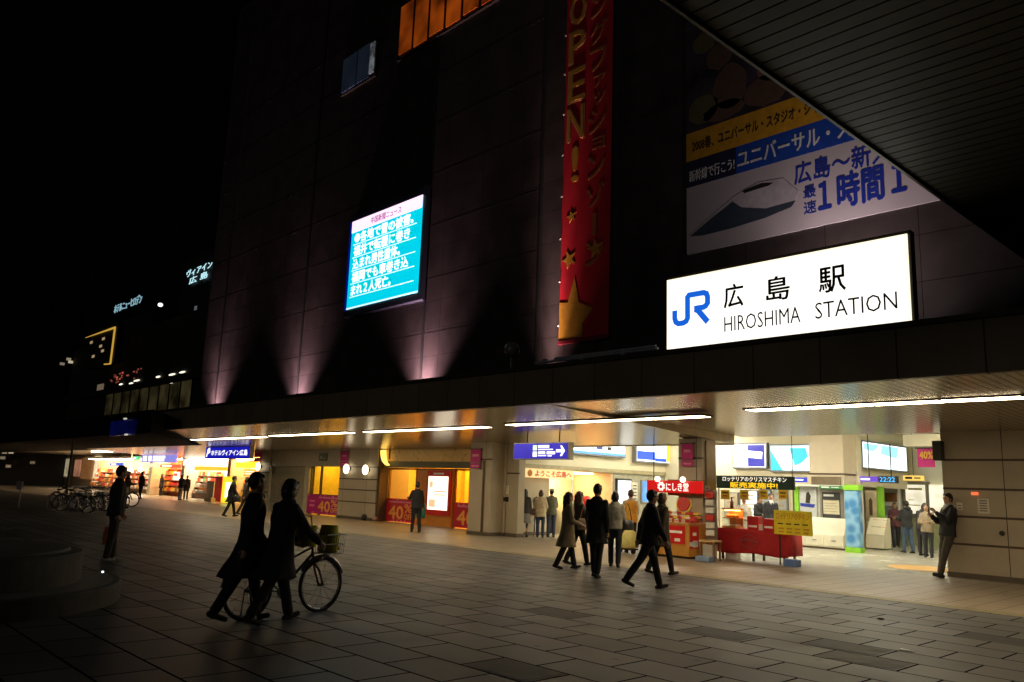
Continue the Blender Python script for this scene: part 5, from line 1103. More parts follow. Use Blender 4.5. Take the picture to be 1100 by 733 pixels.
# upper restaurant floor: panes with ceiling lights inside
a, b, c1, d1 = rect(116, 207, 396, 424, 23.9); z0_, z1_ = 6.9, 9.0
wn = MB(); n = 9
for k in range(n + 1): x = a + (b - a) * k / n; wn.box(x - .06, x + .06, 23.85, 23.98, z0_ - .2, z1_)
wn.box(a, b, 23.86, 23.97, z0_ - .3, z0_ - .15); WN = wn.build('window', black, NBd)
q = MB(); q.box(a, b, 23.93, 23.995, z0_ - .15, z1_ - .02); q.build('pane', glow('dim_restaurant', (.30, .24, .10), .05, .9, .6), WN)
for k, (px, py, w_, c_, s_) in enumerate(((126, 407, 2.5, 'r', 1), (138, 403, 4.5, 'r', 1), (147, 409, 2.0, 'w', 1), (158, 413, 2.4, 'red', 1), (170, 405, 1.3, 'w', 1), (185, 402.5, 1.8, 'w', 1), (184, 411, 1.6, 'w', 1), (196, 400, 1.6, 'w', 1), (168, 412.5, .8, 'w', 1), (130, 413, 1.2, 'w', 1), (141, 412, 1.4, 'w', 1))):
    c = at_y(px, py, 23.9); mm = {'w': glow('ceiling_white', (1, .95, .75), 1.3), 'r': glow('pink_glow', (1, .24, .14), .22, .8, 1), 'red': glow('red_neon', (.9, .02, .02), .7)}[c_]
    q = MB(); hgt = {'w': .08, 'r': .36, 'red': .12}[c_]; w_ *= .72
    if c_ == 'r':
        rq = random.Random(k); q = MB()
        for j in range(14): u, v = rq.uniform(-w_, w_), rq.uniform(-.45, .45); q.box(c.x + u - rq.uniform(.08, .3), c.x + u + .1, 23.88, 23.92, c.z + v - .05, c.z + v + rq.uniform(.02, .12))
        q.build('inner_light', mm, WN); continue
    q.loft([(c.x, 0, 0, w_ * .55, hgt), (c.x, 0, .03, w_ * .55, hgt)], 14); q.xform(Matrix.Translation((0, 23.9, c.z)) @ Matrix.Rotation(R(90), 4, 'X')); q.build('inner_light', mm, WN)
a, b, c1, d1 = rect(104, 110, 413, 424, 23.9); q = MB(); q.box(a, b, 23.9, 23.99, c1, d1); q.build('pane', glow('pale_pane', (.7, .55, .35), .16), WN)
a, b, c1, d1 = rect(222.5, 233.5, 398.5, 418, 23.9); f = MB(); f.box(a - .1, b + .1, 23.88, 23.98, c1 - .1, d1 + .1); w0 = f.build('window', black, NBd); q = MB(); q.box(a, b, 23.82, 23.875, c1, d1); q.build('pane', glow('amber_window', (1, .50, .03), .42, .35, 3), w0)
c = at_y(180, 329, 23.9); q = MB(); q.ball((c.x, 23.3, c.z), .2, .2, .16, 12, 8); tag(q.build('roof_lamp', glow('roof_white', (1, .97, .9), 2.2), smooth=True), 'small white lamp shining high on the dark annex roof', 'lamp')
q = MB(); q.box(c.x - .08, c.x + .08, 23.3, 24.2, c.z - .3, c.z - .2); q.build('bracket', black, NBd)
# neon framed panel
E_ = empty('neon_frame', 'yellow neon outlined board with scattered lit windows above the annex', 'neon sign')
a, b, c1, d1 = rect(95, 123, 353, 392, 23.3)
nz = glow('neon_yellow', (1, .58, .08), .55)
q = MB(); q.box(a, b, 23.4, 23.9, c1, d1); q.build('board', night2, E_)
top_l = at_y(92, 363, 23.3); top_r = at_y(123.5, 352, 23.3); br_ = at_y(118.5, 391, 23.3); bl_ = at_y(112, 391.5, 23.3)
q = MB(); q.tube([top_l, top_r], [.03, .10], 8); q.tube([top_r + Vector((0, 0, -.06)), br_], .085, 8); q.tube([br_, bl_], .06, 8); q.build('neon_tube', nz, E_)
for k, (px, py) in enumerate(((111, 364), (110, 377), (108, 372), (98, 368), (100, 383))):
    c = at_y(px, py, 23.35); q = MB(); q.box(c.x - .35, c.x + .35, 23.33, 23.38, c.z - .12, c.z + .12); q.build('lit_window', glow('tiny_warm', (1, .7, .4), .35), E_)
# hotel towers with roof lettering
HT = empty('hotel_tower', 'black hotel tower topped by two rows of pale blue glowing characters', 'tower')
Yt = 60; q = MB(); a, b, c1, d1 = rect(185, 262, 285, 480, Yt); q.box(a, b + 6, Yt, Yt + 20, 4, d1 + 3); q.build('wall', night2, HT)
neo = glow('neon_ice', (.55, .92, 1), 1.0)
a, b, c1, d1 = rect(201.5, 227.5, 285.5, 293, Yt - .3); letters('ヴィアイン', a, b, c1, d1, Yt - .3, neo, HT, bold=.0, depth=.1)
a, b, c1, d1 = rect(204, 223, 295, 302, Yt - .3); letters('広 島', a, b, c1, d1, Yt - .3, neo, HT, bold=.0, depth=.1)
q = MB(); q.box(a, b, Yt - .2, Yt - .01, c1 - 1, c1 - .6); q.build('sign_rail', black, HT)
for k, (px, py) in enumerate(((210, 331), (212, 336), (209, 347))):
    c = at_y(px, py, Yt - .1); q = MB(); q.box(c.x - .5, c.x + .5, Yt - .15, Yt - .01, c.z - .4, c.z + .4); q.build('window', glow('tiny_cool', (.6, .7, .8), .12), HT)
HT2 = empty('second_hotel', 'dark hotel block with small slanting pale blue roof lettering', 'tower')
Yt = 40; q = MB(); a, b, c1, d1 = rect(95, 156, 335, 470, Yt); q.box(a, b, Yt, Yt + 15, 4, d1 - 2); q.build('wall', night2, HT2)
a, b, c1, d1 = rect(124, 152, 322, 331, Yt - .3); letters('ホテルニューヒロデン', a, b, c1, d1, Yt - .3, glow('neon_ice_dim', (.4, .72, .85), .55), HT2, bold=.01, depth=.1)
BS = empty('backdrop_building', 'black street block with a few lit windows behind the bicycles', 'building')
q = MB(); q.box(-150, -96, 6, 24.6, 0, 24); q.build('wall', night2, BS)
for k, (px, py, s_) in enumerate(((74, 386, .2), (76, 389, .4), (67, 391, .15), (26, 460, .05), (5, 486, .15), (12, 486, .25), (45, 525, .12), (3, 492, .1), (35, 497, .06), (9, 501, .08))):
    c = at_x(px, py, -95.9); q = MB(); q.box(-95.98, -95.9, c.y - .22, c.y + .22, c.z - .14, c.z + .14); q.build('window', glow('street_win_%d' % k, (1, .85, .6), s_ * 1.2), BS)
# blue lit panel on the canopy edge
E_ = empty('blue_hoarding', 'dim deep blue lit panel on the low dark canopy', 'sign')
a, b, c1, d1 = rect(121, 145, 452, 468, 11.0)
q = MB(); q.box(a, b, 10.9, 11.05, c1, d1); q.build('sign_face', glow('deep_blue', (.02, .03, .5), .035, .6, 1), E_)
for px, py in ((134.5, 450), (135.5, 467)): c = at_y(px, py, 10.85); q = MB(); q.ball((c.x, 10.85, c.z), .18, .06, .04, 10, 6); q.build('lamp', glow('panel_lamp', (1, .95, .8), .5), E_)
# street lamp by the bicycles
SL = empty('street_lamp', 'slim dark street lamp with a small white head behind the bicycles', 'street lamp')
b0 = Vector((-50, 15.2, 0)); c = ray(76, 452.5); t = 47 / math.hypot(c.x, c.y); tip = CAM + c * t
q = MB(); q.tube([(tip.x + .15, tip.y + .2, 0), (tip.x + .15, tip.y + .2, tip.z)], [.07, .045], 10); q.build('pole', black, SL); q = MB(); q.tube([(tip.x + .15, tip.y + .2, tip.z + .02), (tip.x - .3, tip.y - .3, tip.z + .08)], .03, 8); q.build('arm', black, SL)
q = MB(); q.ball((tip.x - .05, tip.y - .05, tip.z), .22, .1, .05, 10, 6); q.build('lamp_head', glow('lamp_white', (1, .97, .9), 2.0), SL)
# pale notice board near the frame edge
E_ = empty('notice_stand', 'low pale grey notice board on a post beyond the round stone step', 'notice board')
c = at_z(18, 545); q = MB(); q.box(c.x - .45, c.x + .45, c.y - .03, c.y + .03, .75, 1.1); q.build('board', mat('board_grey', (.4, .4, .4), .5), E_); q = MB(); q.cyl((c.x, c.y + .06), .03, 0, 1.0, 8); q.build('post', grey_steel, E_)
# round stone steps
kerb_stone = mat('step_stone', (.042, .038, .031), .75, var=.4, scale=5, bump=.3); soil = mat('dark_top', (.05, .045, .04), .7)
cx0, cy0 = -12.42, 1.92
E_ = empty('round_planter', 'two stepped round stone planter with dark tops at the plaza edge', 'planter')
def disc(r, z0, z1, name, m):
    q = MB(); q.tube([(cx0, cy0, z0), (cx0, cy0, z1 - .02), (cx0, cy0, z1)], [r, r, r - .02], 64); return q.build(name, m, E_)
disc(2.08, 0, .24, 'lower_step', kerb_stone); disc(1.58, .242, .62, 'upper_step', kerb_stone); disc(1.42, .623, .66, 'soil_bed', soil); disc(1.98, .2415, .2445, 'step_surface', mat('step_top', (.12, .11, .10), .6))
led = glow('led_white', (.9, 1, 1), 2.2); ledb = glow('led_blue', (.15, .1, 1), 2)
for k, (px, py, z, m) in enumerate(((138, 613, .25, led), (97, 581, .63, led), (90, 582, .63, ledb), (111, 597, .25, led))):
    c = at_z(px, py, z); d = (Vector((c.x - cx0, c.y - cy0, 0))); rmax = 2.0 if z < .3 else 1.5
    d = d.normalized() * min(d.length, rmax); q = MB(); q.ball((cx0 + d.x, cy0 + d.y, z + .0), .017, .017, .014, 10, 6)
    tag(q.build('marker_light', m, smooth=True), ('tiny white marker light on the lower stone step', 'tiny white marker light on the upper stone step', 'tiny blue marker light on the upper stone step', 'tiny white marker light near the bag man on the lower stone step')[k], 'marker light')
# litter on the plaza
c = at_z(946, 665.5); q = MB(); q.ball((c.x, c.y, .012), .05, .04, .012, 8, 6); tag(q.build('leaf_scrap', mat('scrap_dark', (.03, .025, .02), .8)), 'dark scrap lying on the plaza paving before the granite pier', 'litter')
c = at_z(974, 699.5); q = MB(); q.box(c.x - .07, c.x + .07, c.y - .03, c.y + .03, .006, .012); tag(q.build('paper_scrap', white_paint), 'small white paper scrap on the plaza paving', 'litter')

# ================================================================== BICYCLES
def mixd(r_, f_): return (math.cos(YAW) * r_ - math.sin(YAW) * f_, math.sin(YAW) * r_ + math.cos(YAW) * f_)   # picture-right and away
tyre_m = mat('tyre_rubber', (.02, .02, .02), .8); chrome = mat('chrome', (.30, .30, .31), .28, 1.0)
def make_bike(frame_m):
    root = empty('bicycle', 'city bicycle', 'bicycle')                       # length along +Y, wheels at y = +-.54
    for yy in (.54, -.54):
        q = MB(); q.tube([(0, yy + .30 * math.cos(2 * math.pi * k / 28), .33 + .30 * math.sin(2 * math.pi * k / 28)) for k in range(28)], .012, 6, closed=True)
        for k in range(14): a = 2 * math.pi * k / 14; q.tube([(0.02 * (-1) ** k, yy, .33), (0, yy + .295 * math.cos(a), .33 + .295 * math.sin(a))], .0022, 4)
        q.tube([(-.05, yy, .33), (.05, yy, .33)], .022, 8)
        wh = q.build('wheel', chrome, root)
        q = MB(); q.tube([(0, yy + .325 * math.cos(2 * math.pi * k / 32), .33 + .325 * math.sin(2 * math.pi * k / 32)) for k in range(32)], .02, 8, closed=True); q.build('tyre', tyre_m, wh, smooth=True)
        q = MB(); q.tube([(0, yy + .36 * math.cos(R(t)), .33 + .36 * math.sin(R(t))) for t in (range(10, 171, 16) if yy < 0 else range(20, 151, 13))], .02, 6); q.build('mudguard', chrome, root)
    q = MB(); bb = (0, -.08, .30)
    q.tube([bb, (0, -.22, .80)], .016, 8); q.tube([bb, (0, .37, .72)], .019, 8); q.tube([(0, -.17, .58), (0, .35, .80)], .014, 8)
    q.tube([(0, .35, .86), (0, .40, .62), (.045, .46, .52), (.045, .54, .33)], .014, 8); q.tube([(0, .40, .62), (-.045, .46, .52), (-.045, .54, .33)], .014, 8)
    for sx in (-.05, .05): q.tube([(0, -.10, .30), (sx, -.54, .33)], .010, 6); q.tube([(0, -.20, .72), (sx, -.54, .33)], .010, 6)
    q.build('frame', frame_m, root)
    q = MB(); q.tube([(0, .35, .84), (0, .33, 1.0)], .014, 8); q.tube([(-.27, .10, .98), (-.24, .22, 1.02), (-.12, .34, 1.03), (.12, .34, 1.03), (.24, .22, 1.02), (.27, .10, .98)], .012, 8); q.build('handlebar', chrome, root)
    q = MB()
    for sx in (-1, 1): q.tube([(.27 * sx, .10, .98), (.275 * sx, -.01, .96)], .018, 8)
    q.build('grip', tyre_m, root)
    q = MB(); q.loft([(0, -.24, .83, .04, .06), (0, -.23, .86, .10, .13), (0, -.22, .90, .09, .13), (0, -.22, .915, .06, .10)], 16); q.build('saddle', mat('saddle_black', (.02, .02, .02), .5), root, smooth=True)
    q = MB(); z0, z1 = .72, .96; X0, X1, Y0, Y1 = -.17, .17, .46, .76
    for z, e in ((z0, .03), (z1, 0), ((z0 + z1) / 2, .015)): q.tube([(X0 + e, Y0 + e, z), (X1 - e, Y0 + e, z), (X1 - e, Y1 - e, z), (X0 + e, Y1 - e, z)], .006, 5, closed=True)
    for k in range(9):
        u = k / 8
        for A, Bq in (((X0 + .34 * u, Y0), (X0 + .34 * u, Y0)), ((X0 + .34 * u, Y1), (X0 + .34 * u, Y1)), ((X0, Y0 + .3 * u), (X0, Y0)), ((X1, Y0 + .3 * u), (X1, Y0))): q.tube([(A[0] * .9, .61 + (A[1] - .61) * .9, z0), (A[0], A[1], z1)], .003, 4)
        q.tube([(X0 + .03 + .28 * u, Y0 + .03, z0), (X0 + .03 + .28 * u, Y1 - .03, z0)], .003, 4)
    q.build('basket', grey_steel, root)
    q = MB(); q.tube([(.06, -.54, .33), (.16, -.50, .02)], .009, 6); q.tube([(-.06, -.54, .33), (-.16, -.50, .02)], .009, 6); q.build('stand', chrome, root)
    q = MB(); q.ball((0, .50, .66), .035, .05, .035, 10, 6); q.build('headlight', chrome, root, smooth=True)
    q = MB(); q.tube([(.06, -.08, .30), (.075, -.08, .30)], [.09, .09], 16); q.tube([(.08, -.08, .30), (.08, .04, .18), (.16, .04, .18)], .012, 6); q.tube([(-.02, -.08, .30), (-.08, -.2, .42), (-.16, -.2, .42)], .012, 6); q.build('crank', chrome, root)
    return root
bike = make_bike(mat('bike_dark', (.06, .065, .075), .35, .5))
spots = [(-36.6, 9.9, -.75, 'city bicycle, foremost of the cluster, broadside with its wheel against the dark plaza'),
         (-37.6, 10.9, -.55, 'city bicycle parked just behind the foremost one'), (-38.9, 11.0, -.95, 'city bicycle leaning in the middle of the parked cluster'),
         (-39.6, 12.2, -.7, 'city bicycle parked near the street lamp side of the cluster'), (-41.2, 12.5, -1.1, 'city bicycle at the shop end of the cluster'),
         (-42.6, 13.6, -.6, 'hindmost city bicycle of the cluster, nearest the lit windows'), (-40.4, 10.6, -.9, 'city bicycle at the outer dark side of the cluster'),
         (-38.2, 9.9, .5, 'city bicycle turned end on beside the foremost one'), (-39.9, 11.4, .2, 'city bicycle turned end on in the middle of the cluster'), (-41.8, 11.6, -1.35, 'city bicycle slanting across the outer end of the cluster'), (-43.4, 12.6, -.3, 'city bicycle slanting towards the passage shops at the end of the cluster')]
for i, (x, y, rz, lab) in enumerate(spots):
    o = copy_tree(bike); o.location = (x, y, 0); o.rotation_euler = (R(2 if i % 2 else -3), 0, rz); tag(o, lab, 'bicycle', 'bicycles parked by the street lamp')
HX, HY = mixd(.62, .78)
bike.location = (-9.0 + HX * .36 - HY * .36, 4.72 + HY * .40 + HX * .38, 0); bike.rotation_euler = (0, 0, math.atan2(-HX, HY)); tag(bike, 'city bicycle with yellow green bags pushed across the plaza by a walking person', 'bicycle')

# ================================================================== PEOPLE
skin = mat('skin', (.50, .29, .19), .5, var=.06); eye_m = mat('eye_dark', (.02, .015, .015), .2); lip = mat('lip', (.36, .12, .10), .5); hair_m = mat('hair_black', (.012, .010, .009), .45); hair_b = mat('hair_brown', (.05, .025, .012), .45)
def fuse(mb, name, m, parent, vox=.016, smooth=3, amp=0., sc_=9., extra=None):
    me = mb.mesh(name); o = bpy.data.objects.new(name, me)
    r = o.modifiers.new('r', 'REMESH'); r.mode = 'VOXEL'; r.voxel_size = vox
    s_ = o.modifiers.new('s', 'SMOOTH'); s_.factor = .5; s_.iterations = smooth
    nm = to_mesh(o); col.objects.link(o); o.modifiers.clear(); o.data = nm; bpy.data.meshes.remove(me); nm.name = name
    if amp:
        for v in nm.vertices:
            n_ = noise.noise(Vector((v.co.x * sc_ * 1.3, v.co.y * sc_ * 1.3, v.co.z * sc_ * .7 + len(name)))); v.co += v.normal * n_ * amp
    mats_ = m if isinstance(m, (list, tuple)) else [m]
    nm.materials.clear()
    for x in mats_: nm.materials.append(x)
    if extra:                                            # islands that stay apart (fingers, eyes) join the same mesh
        bm = bmesh.new(); bm.from_mesh(nm)
        for (emb, mi) in extra:
            vs = [bm.verts.new(v) for v in emb.v]
            for f in emb.f:
                try: fc = bm.faces.new([vs[i] for i in f]); fc.material_index = mi
                except ValueError: pass
        bmesh.ops.recalc_face_normals(bm, faces=bm.faces); bm.to_mesh(nm); bm.free()
    nm.polygons.foreach_set('use_smooth', [True] * len(nm.polygons))
    if parent: o.parent = parent
    return o
def person(loc, h, fwd, label, top=(.02, .02, .022), bottom=(.02, .02, .025), coat='jacket', hem=None, legs=((0, 0), (0, 0)), arms=((4, 8, 12, 0), (4, 8, 12, 0)), lean=0, hair='short', hairm=None, nod=0, turn=0, skirt=False, shoes=(.02, .018, .016), tilt=0, hat=None, vox=.017, inner=None, tie=False, sit=False, cap_col=None, hood=False, vest=None, group=None):
    if (Vector(loc) - CAM).length > 18: vox = max(vox, .021)
    S = h / 1.72; hairm = hairm or hair_m
    HIP, PEL = .88, .95
    up = Matrix.Translation((0, 0, PEL)) @ Matrix.Rotation(R(-lean), 4, 'X') @ Matrix.Translation((0, 0, -PEL))
    T = lambda v: up @ Vector(v)
    J = {}
    for i, sx in enumerate((-1, 1)):                     # -1 left of the figure as seen from behind (x<0)
        a, b = legs[i]; a, b = R(a), R(b); hip = Vector((.09 * sx, 0, HIP)); kn = hip + .41 * Vector((.02 * sx, math.sin(a), -math.cos(a))); an = kn + .40 * Vector((0, math.sin(a - b), -math.cos(a - b)))
        J[i] = (hip, kn, an, a - b)
    low = min(J[0][2].z, J[1][2].z) - .075
    AJ = {}
    for i, sx in enumerate((-1, 1)):
        s_, ab, e, inn = [R(x) for x in arms[i]]; sh = Vector((.165 * sx, 0, 1.375)); el = sh + .285 * Vector((sx * math.sin(ab), math.sin(s_) * math.cos(ab), -math.cos(s_) * math.cos(ab)))
        fd = Vector((sx * (math.sin(ab) * .4) - sx * math.sin(inn), math.sin(s_ + e), -math.cos(s_ + e))).normalized(); wr = el + .245 * fd; hd = wr + .09 * fd
        AJ[i] = tuple(T(v) for v in (sh, el, wr, hd)) + ((up.to_3x3() @ fd),)
    neck = Vector((0, .0, 1.46)); hc = Vector((0, .015, 1.60))
    HM = up @ Matrix.Translation(neck) @ Matrix.Rotation(R(-turn), 4, 'Z') @ Matrix.Rotation(R(-nod), 4, 'X') @ Matrix.Translation(-neck)
    # ---- body
    q = MB()
    k0 = len(q.v)
    q.ball(hc, .074, .094, .118, 16, 12); q.ball(hc + Vector((0, .022, -.06)), .056, .066, .062, 12, 8); q.capsule(hc + Vector((0, .088, .012)), hc + Vector((0, .106, -.022)), .010, .014, 8); q.ball(hc + Vector((.074, -.005, -.008)), .012, .022, .034, 8, 6); q.ball(hc + Vector((-.074, -.005, -.008)), .012, .022, .034, 8, 6)
    q.xform(HM, k0)
    q.capsule(T((0, -.01, 1.40)), HM @ Vector((0, .005, 1.53)), .058, .052, 12)
    q.loft([(0, 0, .84, .13, .10), (0, 0, .92, .16, .115), (0, 0, 1.05, .135, .10), (0, 0, 1.25, .165, .115), (0, 0, 1.38, .165, .095), (0, 0, 1.45, .09, .06)], 16, T=T)
    for i in (0, 1):
        sh, el, wr, hd, fd = AJ[i]; q.capsule(sh, el, .05, .04); q.capsule(el, wr, .04, .027)
        q.capsule(wr, hd, .028, .036, 8)
        hip, kn, an, fa = J[i]; q.capsule(hip, kn, .085, .055); q.capsule(kn, an, .053, .036)
    ex = []
    e_ = MB()
    for sx in (-1, 1): e_.ball(hc + Vector((.030 * sx, .083, .012)), .013, .010, .008, 8, 6); e_.ball(hc + Vector((.030 * sx, .086, .036)), .020, .006, .005, 8, 6)
    e_.xform(HM); ex.append((e_, 1))
    e_ = MB(); e_.ball(hc + Vector((0, .082, -.058)), .022, .010, .007, 8, 6); e_.xform(HM); ex.append((e_, 2))
    for i, sx in enumerate((-1, 1)):                      # five fingers on each hand
        sh, el, wr, hd, fd = AJ[i]; side = Vector((1, 0, 0)); nrm = fd.cross(side)
        if nrm.length < .2: side = Vector((0, 1, 0)); nrm = fd.cross(side)
        side = (side - fd * side.dot(fd)).normalized(); bend = fd.cross(side).normalized()
        across, curl = bend, side * (-sx)                 # palm faces the thigh
        e_ = MB()
        for f_, L in enumerate((.072, .082, .077, .060)):
            b0 = hd + across * (.027 - .018 * f_); m1 = b0 + fd * L * .55 + curl * .010; m2 = m1 + (fd * .7 + curl * .6).normalized() * L * .5
            e_.tube([b0 - fd * .01, b0 + fd * .02, m1, m2], [.0095, .0098, .0088, .0062], 7)
        tb = wr + fd * .035 + across * .026; e_.tube([tb, tb + across * .022 + fd * .022 + curl * .012, tb + across * .026 + fd * .055 + curl * .02], [.012, .0115, .008], 7)
        ex.append((e_, 0))
    root = fuse(q, 'person', [skin, eye_m, lip], None, vox=.013 if (Vector(loc) - CAM).length < 16 else .017, smooth=2, extra=ex)
    nm_ = lambda c: mat('cloth_%d_%d_%d' % tuple(int(x * 1000) for x in c), c, .85, var=.18, scale=14, bump=.25)
    tm, bmat_, shm = nm_(top), nm_(bottom), nm_(shoes)
    # ---- trousers or skirt with stockings
    q = MB()
    if not skirt: q.loft([(0, 0, .80, .15, .115), (0, 0, .92, .175, .128), (0, 0, 1.02, .16, .115)], 16)
    for i in (0, 1):
        hip, kn, an, fa = J[i]; q.capsule(hip, kn, .100 if not skirt else .075, .072 if not skirt else .056); q.capsule(kn, an + (kn - an).normalized() * .02, .070 if not skirt else .054, .062 if not skirt else .038)
    fuse(q, 'trousers' if not skirt else 'stockings', bmat_ if not skirt else nm_((.03, .025, .025)), root, vox, 3, .007)
    if skirt:
        q = MB(); q.loft([(0, .02, .50, .24, .20), (0, .01, .7, .22, .17), (0, 0, .92, .185, .14), (0, 0, 1.02, .16, .12)], 20); fuse(q, 'skirt', bmat_, root, vox, 3, .012)
    # ---- shoes
    for i in (0, 1):
        hip, kn, an, fa = J[i]; fd = Vector((0, math.cos(fa * .7), math.sin(fa * .7))); q = MB(); base = an + Vector((0, 0, -.045))
        q.capsule(base - fd * .05, base + fd * .14, .040, .032, 10); q.capsule(an, base, .045, .045, 10); fuse(q, 'shoe', shm, root, .012, 2)
    # ---- jacket / coat with sleeves
    q = MB(); hz = hem if hem is not None else (.80 if coat == 'jacket' else .48)
    st = max(abs(J[0][2].y), abs(J[1][2].y)) * (.8 if hz < .7 else .2); my = (J[0][2].y + J[1][2].y) * .4 * (1 if hz < .7 else .0)
    secs = [(0, my, hz, .20 + (.025 if hz < .7 else 0), .145 + st * .45)]
    if hz < .7: secs.append((0, my * .5, .72, .205, .145 + st * .2))
    secs += [(0, 0, .92, .20, .145), (0, 0, 1.08, .185, .13), (0, 0, 1.25, .205, .142), (0, 0, 1.36, .195, .118), (0, 0, 1.43, .125, .085), (0, 0, 1.49, .078, .07)]
    q.loft(secs, 22, T=lambda v: T(v) if v.z > PEL else v)
    for i in (0, 1):
        sh, el, wr, hd, fd = AJ[i]; q.capsule(sh, el, .066, .058, 12); q.capsule(el, wr, .061, .046, 12)
    if hood: q.ball(T((0, -.09, 1.47)), .12, .075, .075, 12, 8)
    fuse(q, 'coat' if hz < .7 else 'jacket', tm, root, vox, 3, .015)
    if inner:                                              # pale shirt front, tie or scarf
        q = MB(); q.loft([(0, .10, 1.24, .03, .02), (0, .095, 1.36, .055, .03), (0, .06, 1.45, .07, .045), (0, .02, 1.51, .07, .06)], 12, T=T); fuse(q, 'shirt', nm_(inner), root, .012, 2)
        if tie: q = MB(); q.loft([(0, .150, 1.12, .03, .01), (0, .140, 1.32, .026, .012), (0, .122, 1.43, .022, .014)], 8, T=T); q.build('tie', nm_((.02, .02, .03)), root, smooth=True)
    if vest:
        q = MB(); q.loft([(0, 0, .82, .218, .158), (0, 0, .95, .215, .158), (0, 0, 1.1, .20, .145), (0, 0, 1.28, .215, .155), (0, 0, 1.38, .18, .13), (0, 0, 1.43, .14, .10)], 20, T=T); fuse(q, 'vest', nm_(vest), root, .014, 3, .006)
    # ---- hair / hat
    q = MB(); k0 = 0
    q.ball(hc + Vector((0, -.020, .020)), .086, .096, .116, 16, 10)
    q.capsule(hc + Vector((-.045, .050, .086)), hc + Vector((.045, .050, .086)), .022, .022, 8)
    if hair == 'long': q.capsule(hc + Vector((0, -.06, .0)), hc + Vector((0, -.085, -.25)), .085, .06, 12); q.capsule(hc + Vector((.068, -.02, .03)), hc + Vector((.075, -.02, -.2)), .03, .03, 8); q.capsule(hc + Vector((-.068, -.02, .03)), hc + Vector((-.075, -.02, -.2)), .03, .03, 8)
    if hair == 'bob': q.ball(hc + Vector((0, -.035, -.03)), .096, .092, .115, 14, 9)
    if hair == 'bun': q.ball(hc + Vector((0, -.12, .06)), .05, .05, .05, 10, 8)
    q.xform(HM); fuse(q, 'hair', hairm, root, .013 if (Vector(loc) - CAM).length < 16 else .018, 2, .011, 26)
    if cap_col or hat:
        q = MB(); q.loft([(0, -.012, 1.655, .094, .112), (0, -.015, 1.70, .095, .112), (0, -.015, 1.735, .06, .075), (0, -.015, 1.742, .02, .03)], 18)
        if hat == 'brim': q.loft([(0, 0, 1.652, .15, .165), (0, 0, 1.664, .14, .155)], 18)
        else: q.loft([(0, .06, 1.66, .07, .10), (0, .06, 1.668, .065, .095)], 14)
        q.xform(HM); q.build('cap', nm_(cap_col or (.1, .1, .09)), root, smooth=True)
    th = math.atan2(-fwd[0], fwd[1])
    root.matrix_world = Matrix.Translation(loc) @ Matrix.Rotation(th, 4, 'Z') @ Matrix.Rotation(R(-tilt), 4, 'X') @ Matrix.Scale(S, 4) @ Matrix.Translation((0, 0, -low))
    tag(root, label, 'person', group)
    return root
CR = (AR.x, AR.y); CF = (-math.sin(YAW), math.cos(YAW))              # picture-right and away-from-camera on the ground
def mix(r_, f_): return (math.cos(YAW) * r_ - math.sin(YAW) * f_, math.sin(YAW) * r_ + math.cos(YAW) * f_)
G = lambda px, py: at_z(px, py, 0)
blk = (.014, .014, .016); navy = (.016, .02, .035)
walk = ((16, 5), (-15, 10)); walk2 = ((-14, 12), (15, 4)); stand = ((2, 2), (-2, 1))
swing = ((-18, 6, 12, 0), (18, 6, 14, 0)); swing2 = ((18, 6, 14, 0), (-18, 6, 12, 0)); held = ((20, 10, 75, 25), (20, 10, 75, 25)); down = ((3, 7, 10, 0), (3, 7, 10, 0))
# the group crossing the plaza
person(G(609, 611), 1.60, mix(1, .15), 'woman in a long olive beige trench coat walking across the plaza', (.24, .19, .11), blk, 'coat', .50, walk, ((5, 8, 70, 20), (8, 8, 60, 15)), hair='long', inner=(.45, .35, .3))
person(G(621, 607), 1.62, mix(.9, .35), 'woman with wavy hair and pale scarf walking beside the trench coat woman', (.07, .055, .045), blk, 'jacket', .82, walk2, held, hair='long', hairm=hair_b, inner=(.6, .5, .42))
person(G(640, 620), 1.78, mix(.5, .85), 'tall man in a long black coat seen from behind on the plaza', blk, blk, 'coat', .62, ((12, 3), (-10, 6)), ((8, 8, 15, 0), (-5, 8, 12, 0)), nod=6)
person(G(660, 609), 1.64, mix(.25, .95), 'woman in a pale grey jacket and dark jeans walking away beside the tall man', (.36, .34, .28), (.018, .022, .035), 'jacket', .86, ((8, 2), (-9, 6)), ((8, 9, 35, 15), (0, 9, 30, 10)), hair='bob')
person(G(697, 633), 1.72, mix(.95, .2), 'man in black striding across the plaza in front of the red stall', blk, blk, 'jacket', .78, ((20, 6), (-30, 8)), swing, lean=4)
person(G(711, 617), 1.66, mix(.9, .3), 'person in a dark brown coat walking just behind the striding man', (.06, .042, .025), blk, 'coat', .60, walk2, swing2, hair='bob', hairm=hair_b)
pv = person(G(677, 594), 1.68, mix(-.15, 1), 'attendant with an orange yellow vest over pale sleeves seen from behind near the stall', (.50, .44, .36), (.03, .03, .035), 'jacket', .84, stand, ((12, 10, 35, 5), (12, 10, 35, 5)), vest=(.62, .30, .03), hair='short', hairm=hair_b)
